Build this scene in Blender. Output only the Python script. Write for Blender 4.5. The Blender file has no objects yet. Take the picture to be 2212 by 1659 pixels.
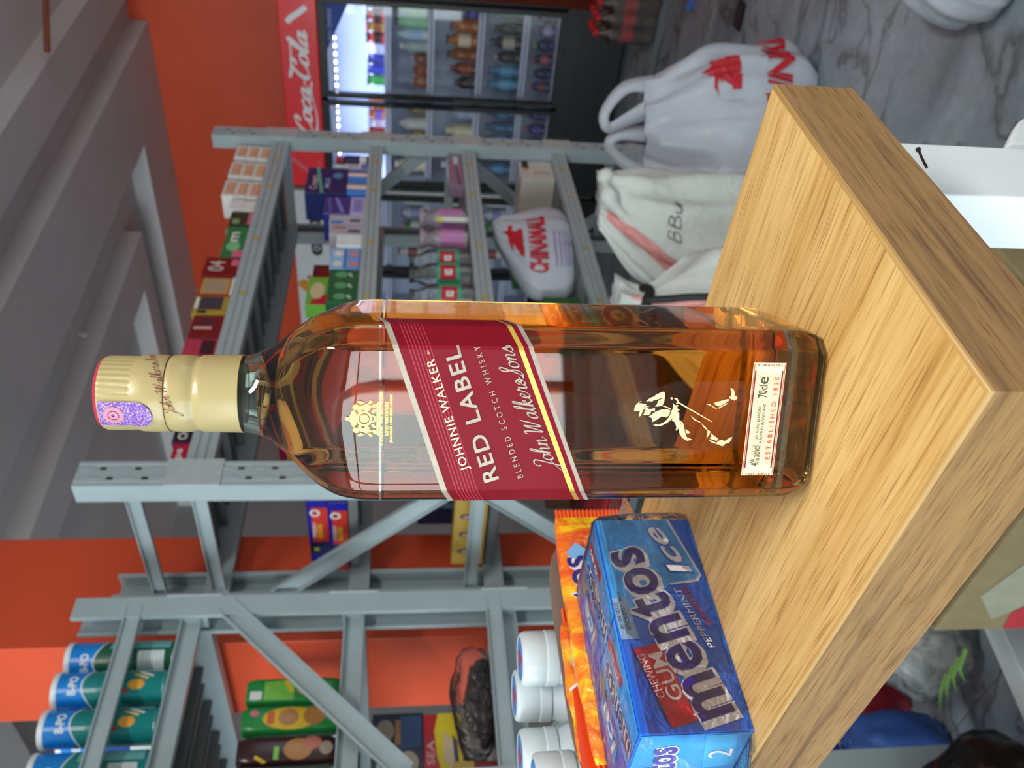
import bpy, bmesh, math, random
from mathutils import Vector, Matrix, noise
random.seed(7)
SC = bpy.context.scene
COL = SC.collection
pi = math.pi
# ---------------------------------------------------------------- camera (the photograph is a portrait shot stored on its side)
F_PX, CAM_H = 1851.6, 1.28
PIT, ROL, YAW = math.radians(7.25), math.radians(.487), math.radians(49.3)
_c, _s = math.cos(PIT), math.sin(PIT)
_R = Matrix.Rotation(ROL, 3, 'Z')
_up, _fw, _rt = _R @ Vector((0, -_c, -_s)), _R @ Vector((0, -_s, _c)), _R @ Vector((1, 0, 0))
_A = math.cos(YAW) * _rt + math.sin(YAW) * _fw
_B = -math.sin(YAW) * _rt + math.cos(YAW) * _fw
M3 = Matrix((_A, _B, _up))           # optical axes -> room axes (X right-far, Y left-far, Z up)
EYE = Vector((0, 0, CAM_H))
def ray(x, y): return M3 @ Vector(((829.5 - y) / F_PX, (x - 1106) / F_PX, 1.0))
def onZ(x, y, z): d = ray(x, y); return EYE + d * ((z - CAM_H) / d.z)
def onX(x, y, X): d = ray(x, y); return EYE + d * (X / d.x)
def onY(x, y, Y): d = ray(x, y); return EYE + d * (Y / d.y)
cam_d = bpy.data.cameras.new('camera'); cam = bpy.data.objects.new('camera', cam_d); COL.objects.link(cam)
r_w, d_w, f_w = M3 @ Vector((1, 0, 0)), M3 @ Vector((0, 1, 0)), M3 @ Vector((0, 0, 1))
mw = Matrix.Identity(4)
for i in range(3):
    mw[i][0], mw[i][1], mw[i][2], mw[i][3] = d_w[i], r_w[i], -f_w[i], EYE[i]
cam.matrix_world = mw
cam_d.sensor_width = 36; cam_d.lens = 36 * F_PX / 2212; cam_d.clip_start = .02; cam_d.clip_end = 60
cam_d.dof.use_dof = True; cam_d.dof.focus_distance = .36; cam_d.dof.aperture_fstop = 18
SC.camera = cam
# ---------------------------------------------------------------- light
W = bpy.data.worlds.new('world'); SC.world = W; W.use_nodes = True
bgn = W.node_tree.nodes['Background']; bgn.inputs[0].default_value = (.80, .90, 1, 1); bgn.inputs[1].default_value = .5
def area(name, loc, target, sx, sy, power, col):
    l = bpy.data.lights.new(name, 'AREA'); l.shape = 'RECTANGLE'; l.size = sx; l.size_y = sy; l.energy = power; l.color = col
    o = bpy.data.objects.new(name, l); COL.objects.link(o); o.location = loc
    o.rotation_euler = (Vector(target) - Vector(loc)).to_track_quat('-Z', 'Y').to_euler(); return o
# daylight through the wide shopfront behind and to the left of the camera, plus an unseen side window added as fill light
area('shopfront_daylight', (-4.55, 1.7, 1.5), (0, 1.7, 1.5), 6.0, 2.5, 330, (.85, .965, 1))
area('side_fill_light', (2.4, -3.55, 1.5), (2.4, 0, 1.5), 1.8, 1.6, 16, (.90, .97, 1))
# lit fluorescent ceiling fixtures over the till
area('ceiling_fixture_light', (-.4, -1.0, 2.93), (-.4, -1.0, 0), 1.2, .3, 58, (1, .97, .92))
SC.view_settings.view_transform = 'Standard'; SC.view_settings.look = 'None'
SC.view_settings.exposure = 0.35; SC.view_settings.gamma = 1; SC.view_settings.use_curve_mapping = False
SC.cycles.use_denoising = True
SC.cycles.max_bounces = 16; SC.cycles.transmission_bounces = 16; SC.cycles.transparent_max_bounces = 16
SC.cycles.caustics_refractive = True; SC.cycles.blur_glossy = .6; SC.cycles.sample_clamp_indirect = 6
# ---------------------------------------------------------------- materials
def lin(h):
    if not isinstance(h, str): return tuple(h)
    v = [int(h[i:i + 2], 16) / 255 for i in (0, 2, 4)]
    return tuple(c / 12.92 if c <= .04045 else ((c + .055) / 1.055) ** 2.4 for c in v)
_M = {}
def mat(name, h, rough=.5, metal=0, var=.06, vs=30, bump=0, bs=200, coat=0, trans=0, alpha=1, emit=0, ior=1.45):
    if name in _M: return _M[name]
    m = bpy.data.materials.new(name); m.use_nodes = True; _M[name] = m
    nt = m.node_tree; N = nt.nodes; L = nt.links; p = N['Principled BSDF']; c = lin(h)
    p.inputs['Roughness'].default_value = rough; p.inputs['Metallic'].default_value = metal
    p.inputs['Coat Weight'].default_value = coat; p.inputs['Coat Roughness'].default_value = .12
    p.inputs['Transmission Weight'].default_value = trans; p.inputs['Alpha'].default_value = alpha; p.inputs['IOR'].default_value = ior
    tc = N.new('ShaderNodeTexCoord'); nz = N.new('ShaderNodeTexNoise'); nz.inputs['Scale'].default_value = vs; nz.inputs['Detail'].default_value = 4
    L.new(tc.outputs['Object'], nz.inputs['Vector'])
    cr = N.new('ShaderNodeValToRGB'); e = cr.color_ramp.elements
    e[0].position = .3; e[1].position = .7
    e[0].color = tuple(x * (1 - var) for x in c) + (1,); e[1].color = tuple(min(1, x * (1 + var)) for x in c) + (1,)
    L.new(nz.outputs[0], cr.inputs[0]); L.new(cr.outputs[0], p.inputs['Base Color'])
    if emit:
        L.new(cr.outputs[0], p.inputs['Emission Color']); p.inputs['Emission Strength'].default_value = emit
    if bump:
        n2 = N.new('ShaderNodeTexNoise'); n2.inputs['Scale'].default_value = bs; n2.inputs['Detail'].default_value = 3
        L.new(tc.outputs['Object'], n2.inputs['Vector'])
        b = N.new('ShaderNodeBump'); b.inputs['Strength'].default_value = bump; b.inputs['Distance'].default_value = .01
        L.new(n2.outputs[0], b.inputs['Height']); L.new(b.outputs[0], p.inputs['Normal'])
    return m
def ramp(N, L, src, stops):
    cr = N.new('ShaderNodeValToRGB'); e = cr.color_ramp.elements
    while len(e) < len(stops): e.new(.5)
    for k, (p, c) in enumerate(stops):
        e[k].position = p; e[k].color = lin(c) + (1,)
    L.new(src, cr.inputs[0]); return cr.outputs[0]
def mixc(N, L, fac, a, b, mode='MIX'):
    m = N.new('ShaderNodeMix'); m.data_type = 'RGBA'; m.blend_type = mode
    if isinstance(fac, (int, float)): m.inputs[0].default_value = fac
    else: L.new(fac, m.inputs[0])
    for k, v in ((6, a), (7, b)):
        if isinstance(v, str): m.inputs[k].default_value = lin(v) + (1,)
        else: L.new(v, m.inputs[k])
    return m.outputs[2]
def stretched(N, L, sc, scale, detail=5, dist=0, co='Object', rot=(0, 0, 0)):
    tc = N.new('ShaderNodeTexCoord'); mp = N.new('ShaderNodeMapping'); mp.inputs['Scale'].default_value = sc; mp.inputs['Rotation'].default_value = rot
    L.new(tc.outputs[co], mp.inputs[0]); n = N.new('ShaderNodeTexNoise'); n.inputs['Scale'].default_value = scale
    n.inputs['Detail'].default_value = detail; n.inputs['Distortion'].default_value = dist; L.new(mp.outputs[0], n.inputs['Vector']); return n.outputs[0]
def newmat(name):
    m = bpy.data.materials.new(name); m.use_nodes = True; _M[name] = m
    return m, m.node_tree.nodes, m.node_tree.links, m.node_tree.nodes['Principled BSDF']
def wood(name, light, mid, dark, sc, rough):
    m, N, L, p = newmat(name)
    g = stretched(N, L, sc, 9, 5, .35); fine = stretched(N, L, [s * 5 for s in sc], 12, 3, .1); big = stretched(N, L, [s * .3 for s in sc], 6, 2, .8)
    c = ramp(N, L, g, [(.30, dark), (.40, mid), (.52, light), (.64, mid), (.74, light)])
    f = ramp(N, L, fine, [(.34, 'b98d5a'), (.46, 'ffffff')])
    b = ramp(N, L, big, [(.34, 'dcc197'), (.6, 'ffffff')])
    o = mixc(N, L, .6, c, f, 'MULTIPLY'); o = mixc(N, L, .5, o, b, 'MULTIPLY'); L.new(o, p.inputs['Base Color'])
    p.inputs['Roughness'].default_value = rough
    bm = N.new('ShaderNodeBump'); bm.inputs['Strength'].default_value = .10; bm.inputs['Distance'].default_value = .002
    L.new(fine, bm.inputs['Height']); L.new(bm.outputs[0], p.inputs['Normal']); return m
def marble(name):
    m, N, L, p = newmat(name)
    a = stretched(N, L, (1.3, .8, 1), 2.0, 7, .9, rot=(0, 0, .5)); b = stretched(N, L, (1.25, .8, 1), 2.1, 7, .8, rot=(0, 0, .9)); d = stretched(N, L, (1, 1, 1), 30, 4)
    base = ramp(N, L, a, [(.25, '596164'), (.42, '87929a'), (.58, '9aa6ac'), (.72, '7f8990'), (.85, 'a4aeb2')])
    vein = ramp(N, L, b, [(.44, 'ffffff'), (.475, '8a8783'), (.483, 'e8e8e6'), (.50, 'ffffff'), (.585, 'ffffff'), (.605, '8f8c88'), (.61, 'ffffff')])
    o = mixc(N, L, .75, base, vein, 'MULTIPLY'); o = mixc(N, L, .25, o, ramp(N, L, d, [(.3, '9a9c9e'), (.7, 'ffffff')]), 'MULTIPLY')
    L.new(o, p.inputs['Base Color']); p.inputs['Roughness'].default_value = .28; return m
def glassmat(name, col='ffffff', ior=1.5, rough=0.0):
    m = bpy.data.materials.new(name); m.use_nodes = True; _M[name] = m; N = m.node_tree.nodes; L = m.node_tree.links
    N.remove(N['Principled BSDF']); g = N.new('ShaderNodeBsdfGlass'); g.inputs['Color'].default_value = lin(col) + (1,)
    g.inputs['Roughness'].default_value = rough; g.inputs['IOR'].default_value = ior; L.new(g.outputs[0], N['Material Output'].inputs[0]); return m, N, L, g
def filmmat(name, col, opac, rough=.12, bump=.5, bs=35, fi=1.35):
    """thin see-through plastic film: mostly clear, glossy, a little milky"""
    m = bpy.data.materials.new(name); m.use_nodes = True; _M[name] = m; N = m.node_tree.nodes; L = m.node_tree.links; p = N['Principled BSDF']
    p.inputs['Base Color'].default_value = lin(col) + (1,); p.inputs['Roughness'].default_value = .45
    gl = N.new('ShaderNodeBsdfGlossy'); gl.inputs['Roughness'].default_value = rough
    tr = N.new('ShaderNodeBsdfTransparent'); mx = N.new('ShaderNodeMixShader'); mx2 = N.new('ShaderNodeMixShader'); fr = N.new('ShaderNodeFresnel'); fr.inputs[0].default_value = fi
    tc = N.new('ShaderNodeTexCoord'); nz = N.new('ShaderNodeTexNoise'); nz.inputs['Scale'].default_value = bs; nz.inputs['Detail'].default_value = 5; nz.inputs['Distortion'].default_value = 1.5
    L.new(tc.outputs['Object'], nz.inputs['Vector']); b = N.new('ShaderNodeBump'); b.inputs['Strength'].default_value = bump; b.inputs['Distance'].default_value = .01
    L.new(nz.outputs[0], b.inputs['Height']); L.new(b.outputs[0], gl.inputs['Normal']); L.new(b.outputs[0], fr.inputs['Normal']); L.new(b.outputs[0], p.inputs['Normal'])
    op = N.new('ShaderNodeMapRange'); op.inputs[1].default_value = .3; op.inputs[2].default_value = .75; op.inputs[3].default_value = opac * .4; op.inputs[4].default_value = min(1, opac * 1.7)
    L.new(nz.outputs[0], op.inputs[0]); L.new(op.outputs[0], mx.inputs[0]); L.new(tr.outputs[0], mx.inputs[1]); L.new(p.outputs[0], mx.inputs[2])
    L.new(fr.outputs[0], mx2.inputs[0]); L.new(mx.outputs[0], mx2.inputs[1]); L.new(gl.outputs[0], mx2.inputs[2]); L.new(mx2.outputs[0], N['Material Output'].inputs[0]); return m
# ---------------------------------------------------------------- mesh building
def V3(*a): return Vector(a)
class MB:
    def __init__(s, org=(0, 0, 0)): s.v = []; s.f = []; s.o = Vector(org)
    def add(s, vs, fs):
        k = len(s.v); s.v += [Vector(p) - s.o for p in vs]; s.f += [tuple(i + k for i in f) for f in fs]; return s
    def box(s, x0, x1, y0, y1, z0, z1):
        return s.add([(x, y, z) for z in (z0, z1) for y in (y0, y1) for x in (x0, x1)],
                     [(0, 2, 3, 1), (4, 5, 7, 6), (0, 1, 5, 4), (2, 6, 7, 3), (0, 4, 6, 2), (1, 3, 7, 5)])
    def bar(s, a, b, w, h, up=(0, 0, 1)):
        """rectangular bar from a to b: width w across, height h along up"""
        a, b = Vector(a), Vector(b); d = (b - a).normalized(); u = Vector(up); x = d.cross(u).normalized(); u = x.cross(d)
        vs = [p + x * (sx * w / 2) + u * (sz * h / 2) for p in (a, b) for sz in (-1, 1) for sx in (-1, 1)]
        return s.add(vs, [(0, 1, 3, 2), (4, 6, 7, 5), (0, 4, 5, 1), (2, 3, 7, 6), (0, 2, 6, 4), (1, 5, 7, 3)])
    def extr(s, poly, o, ex, ey, ez, depth):
        """polygon (a,b) in the frame ex,ey pushed along ez"""
        o, ex, ey, ez = Vector(o), Vector(ex), Vector(ey), Vector(ez); n = len(poly)
        vs = [o + ex * a + ey * b for a, b in poly] + [o + ex * a + ey * b + ez * depth for a, b in poly]
        return s.add(vs, [tuple(range(n))[::-1], tuple(range(n, 2 * n))] + [(i, (i + 1) % n, n + (i + 1) % n, n + i) for i in range(n)])
    def lathe(s, prof, n=32, c=(0, 0, 0), cap0=True, cap1=True, fn=None):
        rings = []
        for r, z in prof:
            rings.append([(c[0] + r * (fn(r, z, i) if fn else 1) * math.cos(2 * pi * i / n), c[1] + r * (fn(r, z, i) if fn else 1) * math.sin(2 * pi * i / n), c[2] + z) for i in range(n)])
        return s.loft(rings, cap0, cap1)
    def loft(s, rings, cap0=True, cap1=True, closed=True):
        n = len(rings[0]); m = len(rings); fs = []
        for j in range(m - 1):
            for i in range(n if closed else n - 1):
                k = (i + 1) % n; fs.append((j * n + i, j * n + k, (j + 1) * n + k, (j + 1) * n + i))
        if cap0: fs.append(tuple(range(n))[::-1])
        if cap1: fs.append(tuple(range((m - 1) * n, m * n)))
        return s.add([p for r in rings for p in r], fs)
    def grid(s, fn, nu, nv):
        vs = [fn(i / nu, j / nv) for j in range(nv + 1) for i in range(nu + 1)]
        return s.add(vs, [(j * (nu + 1) + i, j * (nu + 1) + i + 1, (j + 1) * (nu + 1) + i + 1, (j + 1) * (nu + 1) + i) for j in range(nv) for i in range(nu)])
    def tube(s, path, r, n=8):
        path = [Vector(p) for p in path]; rings = []; u = None
        for i, p in enumerate(path):
            d = (path[min(i + 1, len(path) - 1)] - path[max(i - 1, 0)]).normalized()
            if u is None: u = d.orthogonal().normalized()
            u = (u - d * u.dot(d)).normalized(); w = d.cross(u); rr = r[i] if isinstance(r, (list, tuple)) else r
            rings.append([p + u * (rr * math.cos(2 * pi * k / n)) + w * (rr * math.sin(2 * pi * k / n)) for k in range(n)])
        return s.loft(rings)
    def build(s, name, m, parent=None, smooth=0, bevel=0, bseg=2, sub=0, solid=0):
        me = bpy.data.meshes.new(name); me.from_pydata([tuple(p) for p in s.v], [], s.f); me.materials.append(m); me.update()
        return finish(me, name, parent, smooth, bevel, bseg, sub, solid)
def finish(me, name, parent, smooth=0, bevel=0, bseg=2, sub=0, solid=0):
    o = bpy.data.objects.new(name, me); COL.objects.link(o); o.parent = parent
    if smooth:
        bm = bmesh.new(); bm.from_mesh(me); a = math.radians(smooth)
        for f in bm.faces: f.smooth = True
        for e in bm.edges: e.smooth = not (len(e.link_faces) == 2 and e.calc_face_angle(0) > a)
        bm.to_mesh(me); bm.free()
    if solid:
        q = o.modifiers.new('thick', 'SOLIDIFY'); q.thickness = solid; q.offset = 0
    if bevel:
        q = o.modifiers.new('bevel', 'BEVEL'); q.width = bevel; q.segments = bseg; q.limit_method = 'ANGLE'
    if sub:
        q = o.modifiers.new('sub', 'SUBSURF'); q.levels = q.render_levels = sub
    return o
def thing(name, label, cat, loc=(0, 0, 0), rz=0, group=None):
    o = bpy.data.objects.new(name, None); COL.objects.link(o); o.location = loc; o.rotation_euler = (0, 0, rz); o.empty_display_size = .05
    return tag(o, label, cat, group)
def tag(o, label, cat, group=None):
    o['label'] = label; o['category'] = cat
    if group: o['group'] = group
    return o
def struct(o, label=None):
    o['kind'] = 'structure'
    if label: o['label'] = label
    return o
def copytree(root, loc, rz, label, group=None, parent=None):
    r = root.copy(); COL.objects.link(r); r.location = loc; r.rotation_euler = (0, 0, rz); r['label'] = label
    if group: r['group'] = group
    for ch in root.children:
        c = ch.copy(); COL.objects.link(c); c.parent = r
        for g in ch.children:
            d = g.copy(); COL.objects.link(d); d.parent = c
    return r
# ---------------------------------------------------------------- flat print: text, handwriting, shapes laid on a surface
_T = {}
def text2d(s, shear=0, offset=0, space=1.0):
    key = (s, shear, offset, space)
    if key in _T: return _T[key]
    cu = bpy.data.curves.new('t', 'FONT'); cu.body = s; cu.size = 1; cu.shear = shear; cu.offset = offset; cu.space_character = space; cu.resolution_u = 3
    ob = bpy.data.objects.new('t', cu); COL.objects.link(ob)
    dg = bpy.context.evaluated_depsgraph_get(); me = ob.evaluated_get(dg).to_mesh()
    Vv = [(v.co.x, v.co.y) for v in me.vertices]; Ff = [tuple(p.vertices) for p in me.polygons]
    ob.evaluated_get(dg).to_mesh_clear(); bpy.data.objects.remove(ob); bpy.data.curves.remove(cu)
    _T[key] = (Vv, Ff); return _T[key]
def fit(VF, w=None, h=None, at=(0, 0), rot=0, center=False):
    Vv, Ff = VF
    x0, x1 = min(p[0] for p in Vv), max(p[0] for p in Vv); y0, y1 = min(p[1] for p in Vv), max(p[1] for p in Vv)
    sx = w / (x1 - x0) if w else None; sy = h / (y1 - y0) if h else None
    sx = sx or sy; sy = sy or sx; c, s = math.cos(rot), math.sin(rot); out = []
    for x, y in Vv:
        a, b = (x - x0) * sx, (y - y0) * sy
        if center: a -= (x1 - x0) * sx / 2; b -= (y1 - y0) * sy / 2
        out.append((at[0] + a * c - b * s, at[1] + a * s + b * c))
    return out, Ff
def txt(s, w=None, h=None, at=(0, 0), rot=0, center=False, **k): return fit(text2d(s, **k), w, h, at, rot, center)
def rect(x0, y0, x1, y1): return [(x0, y0), (x1, y0), (x1, y1), (x0, y1)], [(0, 1, 2, 3)]
def poly(*pts): return list(pts), [tuple(range(len(pts)))]
def ell(cx, cy, rx, ry, n=24, a0=0): return [(cx + rx * math.cos(a0 + 2 * pi * i / n), cy + ry * math.sin(a0 + 2 * pi * i / n)) for i in range(n)], [tuple(range(n))]
def ringp(cx, cy, rx, ry, w, n=24):
    v = [(cx + (rx - k) * math.cos(2 * pi * i / n), cy + (ry - k) * math.sin(2 * pi * i / n)) for k in (0, w) for i in range(n)]
    return v, [(i, (i + 1) % n, n + (i + 1) % n, n + i) for i in range(n)]
def gridp(x0, y0, x1, y1, nx, ny, fn=None):
    v = []
    for j in range(ny + 1):
        for i in range(nx + 1):
            p = (x0 + (x1 - x0) * i / nx, y0 + (y1 - y0) * j / ny); v.append(fn(*p) if fn else p)
    return v, [(j * (nx + 1) + i, j * (nx + 1) + i + 1, (j + 1) * (nx + 1) + i + 1, (j + 1) * (nx + 1) + i) for j in range(ny) for i in range(nx)]
def join(*vfs):
    V_, F_ = [], []
    for v, f in vfs:
        k = len(V_); V_ += list(v); F_ += [tuple(i + k for i in q) for q in f]
    return V_, F_
def crom(pts, n=6):
    out = []
    P = [pts[0]] + list(pts) + [pts[-1]]
    for i in range(1, len(P) - 2):
        for k in range(n):
            t = k / n; q = []
            for d in range(len(pts[0])):
                a, b, c, e = P[i - 1][d], P[i][d], P[i + 1][d], P[i + 2][d]
                q.append(.5 * (2 * b + (c - a) * t + (2 * a - 5 * b + 4 * c - e) * t * t + (3 * b - a - 3 * c + e) * t ** 3))
            out.append(tuple(q))
    out.append(tuple(pts[-1])); return out
def stroke(pts, w, nib=.6, thin=.35):
    """pen stroke with a slanted nib as a ribbon"""
    v, f = [], []; n = len(pts)
    for i, p in enumerate(pts):
        a, b = pts[max(i - 1, 0)], pts[min(i + 1, n - 1)]; dx, dy = b[0] - a[0], b[1] - a[1]; l = math.hypot(dx, dy) or 1; dx /= l; dy /= l
        k = w * (thin + (1 - thin) * abs(math.sin(math.atan2(dy, dx) - nib))) / 2
        if i in (0, n - 1): k *= .4
        v += [(p[0] - dy * k, p[1] + dx * k), (p[0] + dy * k, p[1] - dx * k)]
        if i: f.append((2 * i - 2, 2 * i - 1, 2 * i + 1, 2 * i))
    return v, f
GL = {
 'o': (.8, [[(.5, .95), (.2, .95), (.0, .55), (.08, .1), (.3, 0), (.55, .25), (.58, .7), (.45, .95), (.6, .8), (.85, .85)]]),
 'h': (.9, [[(-.15, .1), (.2, 1.1), (.42, 1.9), (.36, 2.15), (.22, 1.9), (.1, 1.0), (.02, 0)], [(.05, .3), (.25, .85), (.45, 1), (.52, .7), (.48, .15), (.6, 0), (.9, .3)]]),
 'n': (.9, [[(-.05, .8), (.1, 1), (.1, .6), (.05, 0)], [(.07, .3), (.27, .85), (.47, 1), (.54, .7), (.5, .15), (.62, 0), (.95, .35)]]),
 'a': (.9, [[(.58, .85), (.35, 1), (.08, .7), (.02, .2), (.2, 0), (.45, .3), (.62, .98), (.56, .25), (.66, 0), (.92, .35)]]),
 'l': (.5, [[(-.1, .2), (.2, 1.1), (.4, 1.9), (.33, 2.15), (.18, 1.8), (.08, .6), (.14, .05), (.3, .02), (.52, .3)]]),
 'k': (.85, [[(-.1, .2), (.2, 1.1), (.4, 1.9), (.33, 2.15), (.18, 1.8), (.06, .6), (.03, 0)], [(.06, .4), (.3, .9), (.5, .95), (.48, .7), (.2, .55), (.42, .15), (.58, 0), (.85, .3)]]),
 'e': (.65, [[(-.05, .3), (.25, .5), (.42, .8), (.3, 1), (.08, .75), (.05, .25), (.22, 0), (.45, .1), (.68, .35)]]),
 'r': (.75, [[(-.05, .3), (.15, .9), (.18, 1.1), (.26, .9), (.48, .9), (.42, .5), (.45, .1), (.58, 0), (.8, .35)]]),
 's': (.6, [[(-.1, .2), (.15, .7), (.3, 1.05), (.36, .7), (.46, .3), (.32, .02), (.08, .08)]]),
 'c': (.7, [[(.5, .8), (.42, 1), (.15, .85), (.0, .4), (.12, .05), (.35, 0), (.72, .4)]]),
 'J': (1.0, [[(.35, 1.55), (.3, 1.95), (.6, 2.25), (.95, 2.1), (.9, 1.5), (.62, .5), (.35, -.5), (.05, -.95), (-.2, -.8), (-.1, -.4), (.4, 0), (1.0, .4)]]),
 'W': (1.7, [[(-.1, 1.7), (.1, 2.05), (.25, 1.8), (.2, .9), (.18, .0), (.5, .8), (.85, 1.9), (.8, 1.0), (.8, .0), (1.15, .9), (1.45, 2.1)]]),
 '&': (.95, [[(.0, .55), (.25, .95), (.45, .85), (.25, .55), (.02, .3), (.15, 0), (.45, .1), (.6, .5), (.5, .75), (.3, .45), (.55, .35), (.9, .5)]]),
 'S': (.95, [[(-.25, .0), (.15, .15), (.5, .9), (.85, 1.75), (.85, 2.15), (.6, 2.1), (.48, 1.6), (.62, 1.0), (.6, .3), (.25, -.1), (-.15, .05)]]),
 'C': (1.05, [[(.75, 1.35), (.95, 1.7), (.85, 2.05), (.5, 1.9), (.15, 1.2), (.08, .5), (.3, .02), (.7, .15), (1.05, .5)]]),
 '-': (.5, [[(.02, .55), (.4, .62)]]), ' ': (.4, [])}
def hand(s, w=.16, slant=.35, nib=.6, thin=.3, extra=()):
    out = []; x = 0
    for ch in s:
        adv, st = GL[ch]
        for q in st: out.append(stroke([(x + a + b * slant, b) for a, b in crom(q, 5)], w, nib, thin))
        x += adv
    for q in extra: out.append(stroke(crom(q, 7), w, nib, thin))
    return join(*out)
def decal(parent, name, VF, surf, m, off=.0003, cuts=0, label=None):
    Vv, Ff = VF; me = bpy.data.meshes.new(name)
    if cuts:
        bm = bmesh.new(); bv = [bm.verts.new((a, b, 0)) for a, b in Vv]
        for f in Ff:
            try: bm.faces.new([bv[i] for i in f])
            except ValueError: pass
        bmesh.ops.triangulate(bm, faces=bm.faces[:])
        for _ in range(8):
            long = [e for e in bm.edges if e.calc_length() > cuts]
            if not long: break
            bmesh.ops.subdivide_edges(bm, edges=long, cuts=1); bmesh.ops.triangulate(bm, faces=[f for f in bm.faces if len(f.verts) > 3])
        bm.verts.index_update(); Vv = [(v.co.x, v.co.y) for v in bm.verts]; Ff = [tuple(v.index for v in f.verts) for f in bm.faces]; bm.free()
    pts = []; h = 1e-4; nv = max(1, len(Vv))
    for i, (a, b) in enumerate(Vv):
        p = Vector(surf(a, b)); n = (Vector(surf(a + h, b)) - p).cross(Vector(surf(a, b + h)) - p)
        n.normalize(); pts.append(p + n * (off * (1 + .3 * i / nv)))        # print layers never share a plane
    me.from_pydata([tuple(p) for p in pts], [], Ff); me.materials.append(m); me.update()
    o = bpy.data.objects.new(name, me); COL.objects.link(o); o.parent = parent
    if label: o['label'] = label
    return o
def FR(o, ex, ey):
    o, ex, ey = Vector(o), Vector(ex), Vector(ey); return lambda a, b: o + ex * a + ey * b
def boxfr(w, d, h):
    return {'f': FR((-w / 2, -d / 2, 0), (1, 0, 0), (0, 0, 1)), 'l': FR((-w / 2, d / 2, 0), (0, -1, 0), (0, 0, 1)), 't': FR((-w / 2, -d / 2, h), (1, 0, 0), (0, 1, 0)),
            'r': FR((w / 2, -d / 2, 0), (0, 1, 0), (0, 0, 1))}
ORD = ['first', 'second', 'third', 'fourth', 'fifth', 'sixth', 'seventh', 'eighth', 'ninth', 'tenth', 'eleventh', 'twelfth']
# ================================================================ the room
m_orange = mat('orange_wall_paint', 'd8502c', .42, var=.05, vs=3, bump=.05, bs=60)
m_ceil = mat('ceiling_plaster', 'c4c1c1', .8, var=.05, vs=2.5, bump=.08, bs=18)
m_white_wall = mat('pale_wall_paint', 'd8d6d2', .7, var=.03, vs=3)
m_grey_wall = mat('grey_wall_paint', '8f8f8f', .7, var=.03, vs=3)
m_tile = marble('grey_marble_tile'); m_grout = mat('tile_grout', '8a7f6c', .8)
floor = struct(MB().box(-4.8, 5.75, -3.7, 5.3, -.05, -.004).build('floor', m_grout), 'grey marble tiled shop floor')
xs = [2.085 + 1.2 * k for k in range(-6, 4)]; ys = [-.05 + 1.2 * k for k in range(-3, 6)]
for i in range(len(xs) - 1):
    for j in range(len(ys) - 1):
        x1, y1 = min(xs[i + 1], 5.7), min(ys[j + 1], 5.25)
        if y1 - ys[j] < .05 or x1 - xs[i] < .05: continue
        MB().box(xs[i] + .0015, x1 - .0015, ys[j] + .0015, y1 - .0015, -.02, 0).build('floor_tile', m_tile, floor, bevel=.0015)
XW = 5.68
struct(MB().box(XW, XW + .12, -3.7, 5.3, 0, 3.05).build('wall_right', m_orange), 'orange painted wall behind the drinks coolers')
struct(MB().box(-4.8, 5.75, 5.2, 5.32, 0, 3.05).build('wall_back', m_grey_wall), 'grey wall at the far left end of the shop')
rw = MB()  # rear wall; its window opening is added to suit the fill light
for q in ((-4.8, 1.5, 0, 3.05), (1.5, 3.3, 0, .7), (1.5, 3.3, 2.3, 3.05), (3.3, 5.75, 0, 3.05)): rw.box(q[0], q[1], -3.72, -3.6, q[2], q[3])
struct(rw.build('wall_rear', m_white_wall), 'pale wall behind the camera with an opening added for side fill')
sf = MB()
for b in ((-3.7, -1.3, 0, 3.05), (-1.3, 4.7, 2.75, 3.05), (-1.3, 4.7, 0, .25), (4.7, 5.3, 0, 3.05)): sf.box(-4.72, -4.6, b[0], b[1], b[2], b[3])
struct(sf.build('wall_front', m_white_wall), 'shopfront wall with the wide glazed opening')
m_frame = mat('window_frame_white', 'e6e6e4', .4)
fr = MB()
for z in (.25, 2.05, 2.70): fr.box(-4.52, -4.46, -1.3, 4.7, z, z + .06)
for y in (-1.3, -.75, .0, .9, 2.0, 3.1, 4.64): fr.box(-4.52, -4.46, y, y + .07, .25, 2.75)
struct(fr.build('window_1', m_frame), 'white frame of the shopfront window behind the camera')
# square column between the two racks: one face in shade, one towards the daylight
struct(MB().box(1.262, 1.605, 1.955, 2.30, 0, 3.0).build('wall_column', m_orange, bevel=.003), 'orange painted square column behind the two steel racks')
ceil = struct(MB().box(-4.8, 5.75, -3.7, 5.3, 2.98, 3.08).build('ceiling', m_ceil), 'grey plaster ceiling with stepped panels')
def slab(pts, label, z0=2.87):
    b = MB(); n = len(pts); b.add([(x, y, z) for z in (z0, 2.985) for x, y in pts], [tuple(range(n))[::-1], tuple(range(n, 2 * n))] + [(i, (i + 1) % n, n + (i + 1) % n, n + i) for i in range(n)])
    o = b.build('trim_%d' % slab.k, m_ceil, bevel=.004); slab.k += 1; struct(o, label)
slab.k = 1
def yl(y0, x): return y0 - .085 * (x - 4.2)          # the long steps run slightly askew to the walls
slab([(-4.6, yl(1.555, -4.6)), (XW, yl(1.555, XW)), (XW, yl(1.80, XW)), (-4.6, yl(1.80, -4.6))], 'lowered plaster beam nearest the camera')
slab([(-4.6, yl(2.06, -4.6)), (XW, yl(2.06, XW)), (XW, 2.50), (5.12, 2.50), (-4.6, yl(2.62, -4.6))], 'second lowered plaster beam across the ceiling')
slab([(5.12, 2.50), (XW, 2.50), (XW, 5.2), (5.12, 5.2)], 'lowered plaster border along the orange wall')
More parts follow.
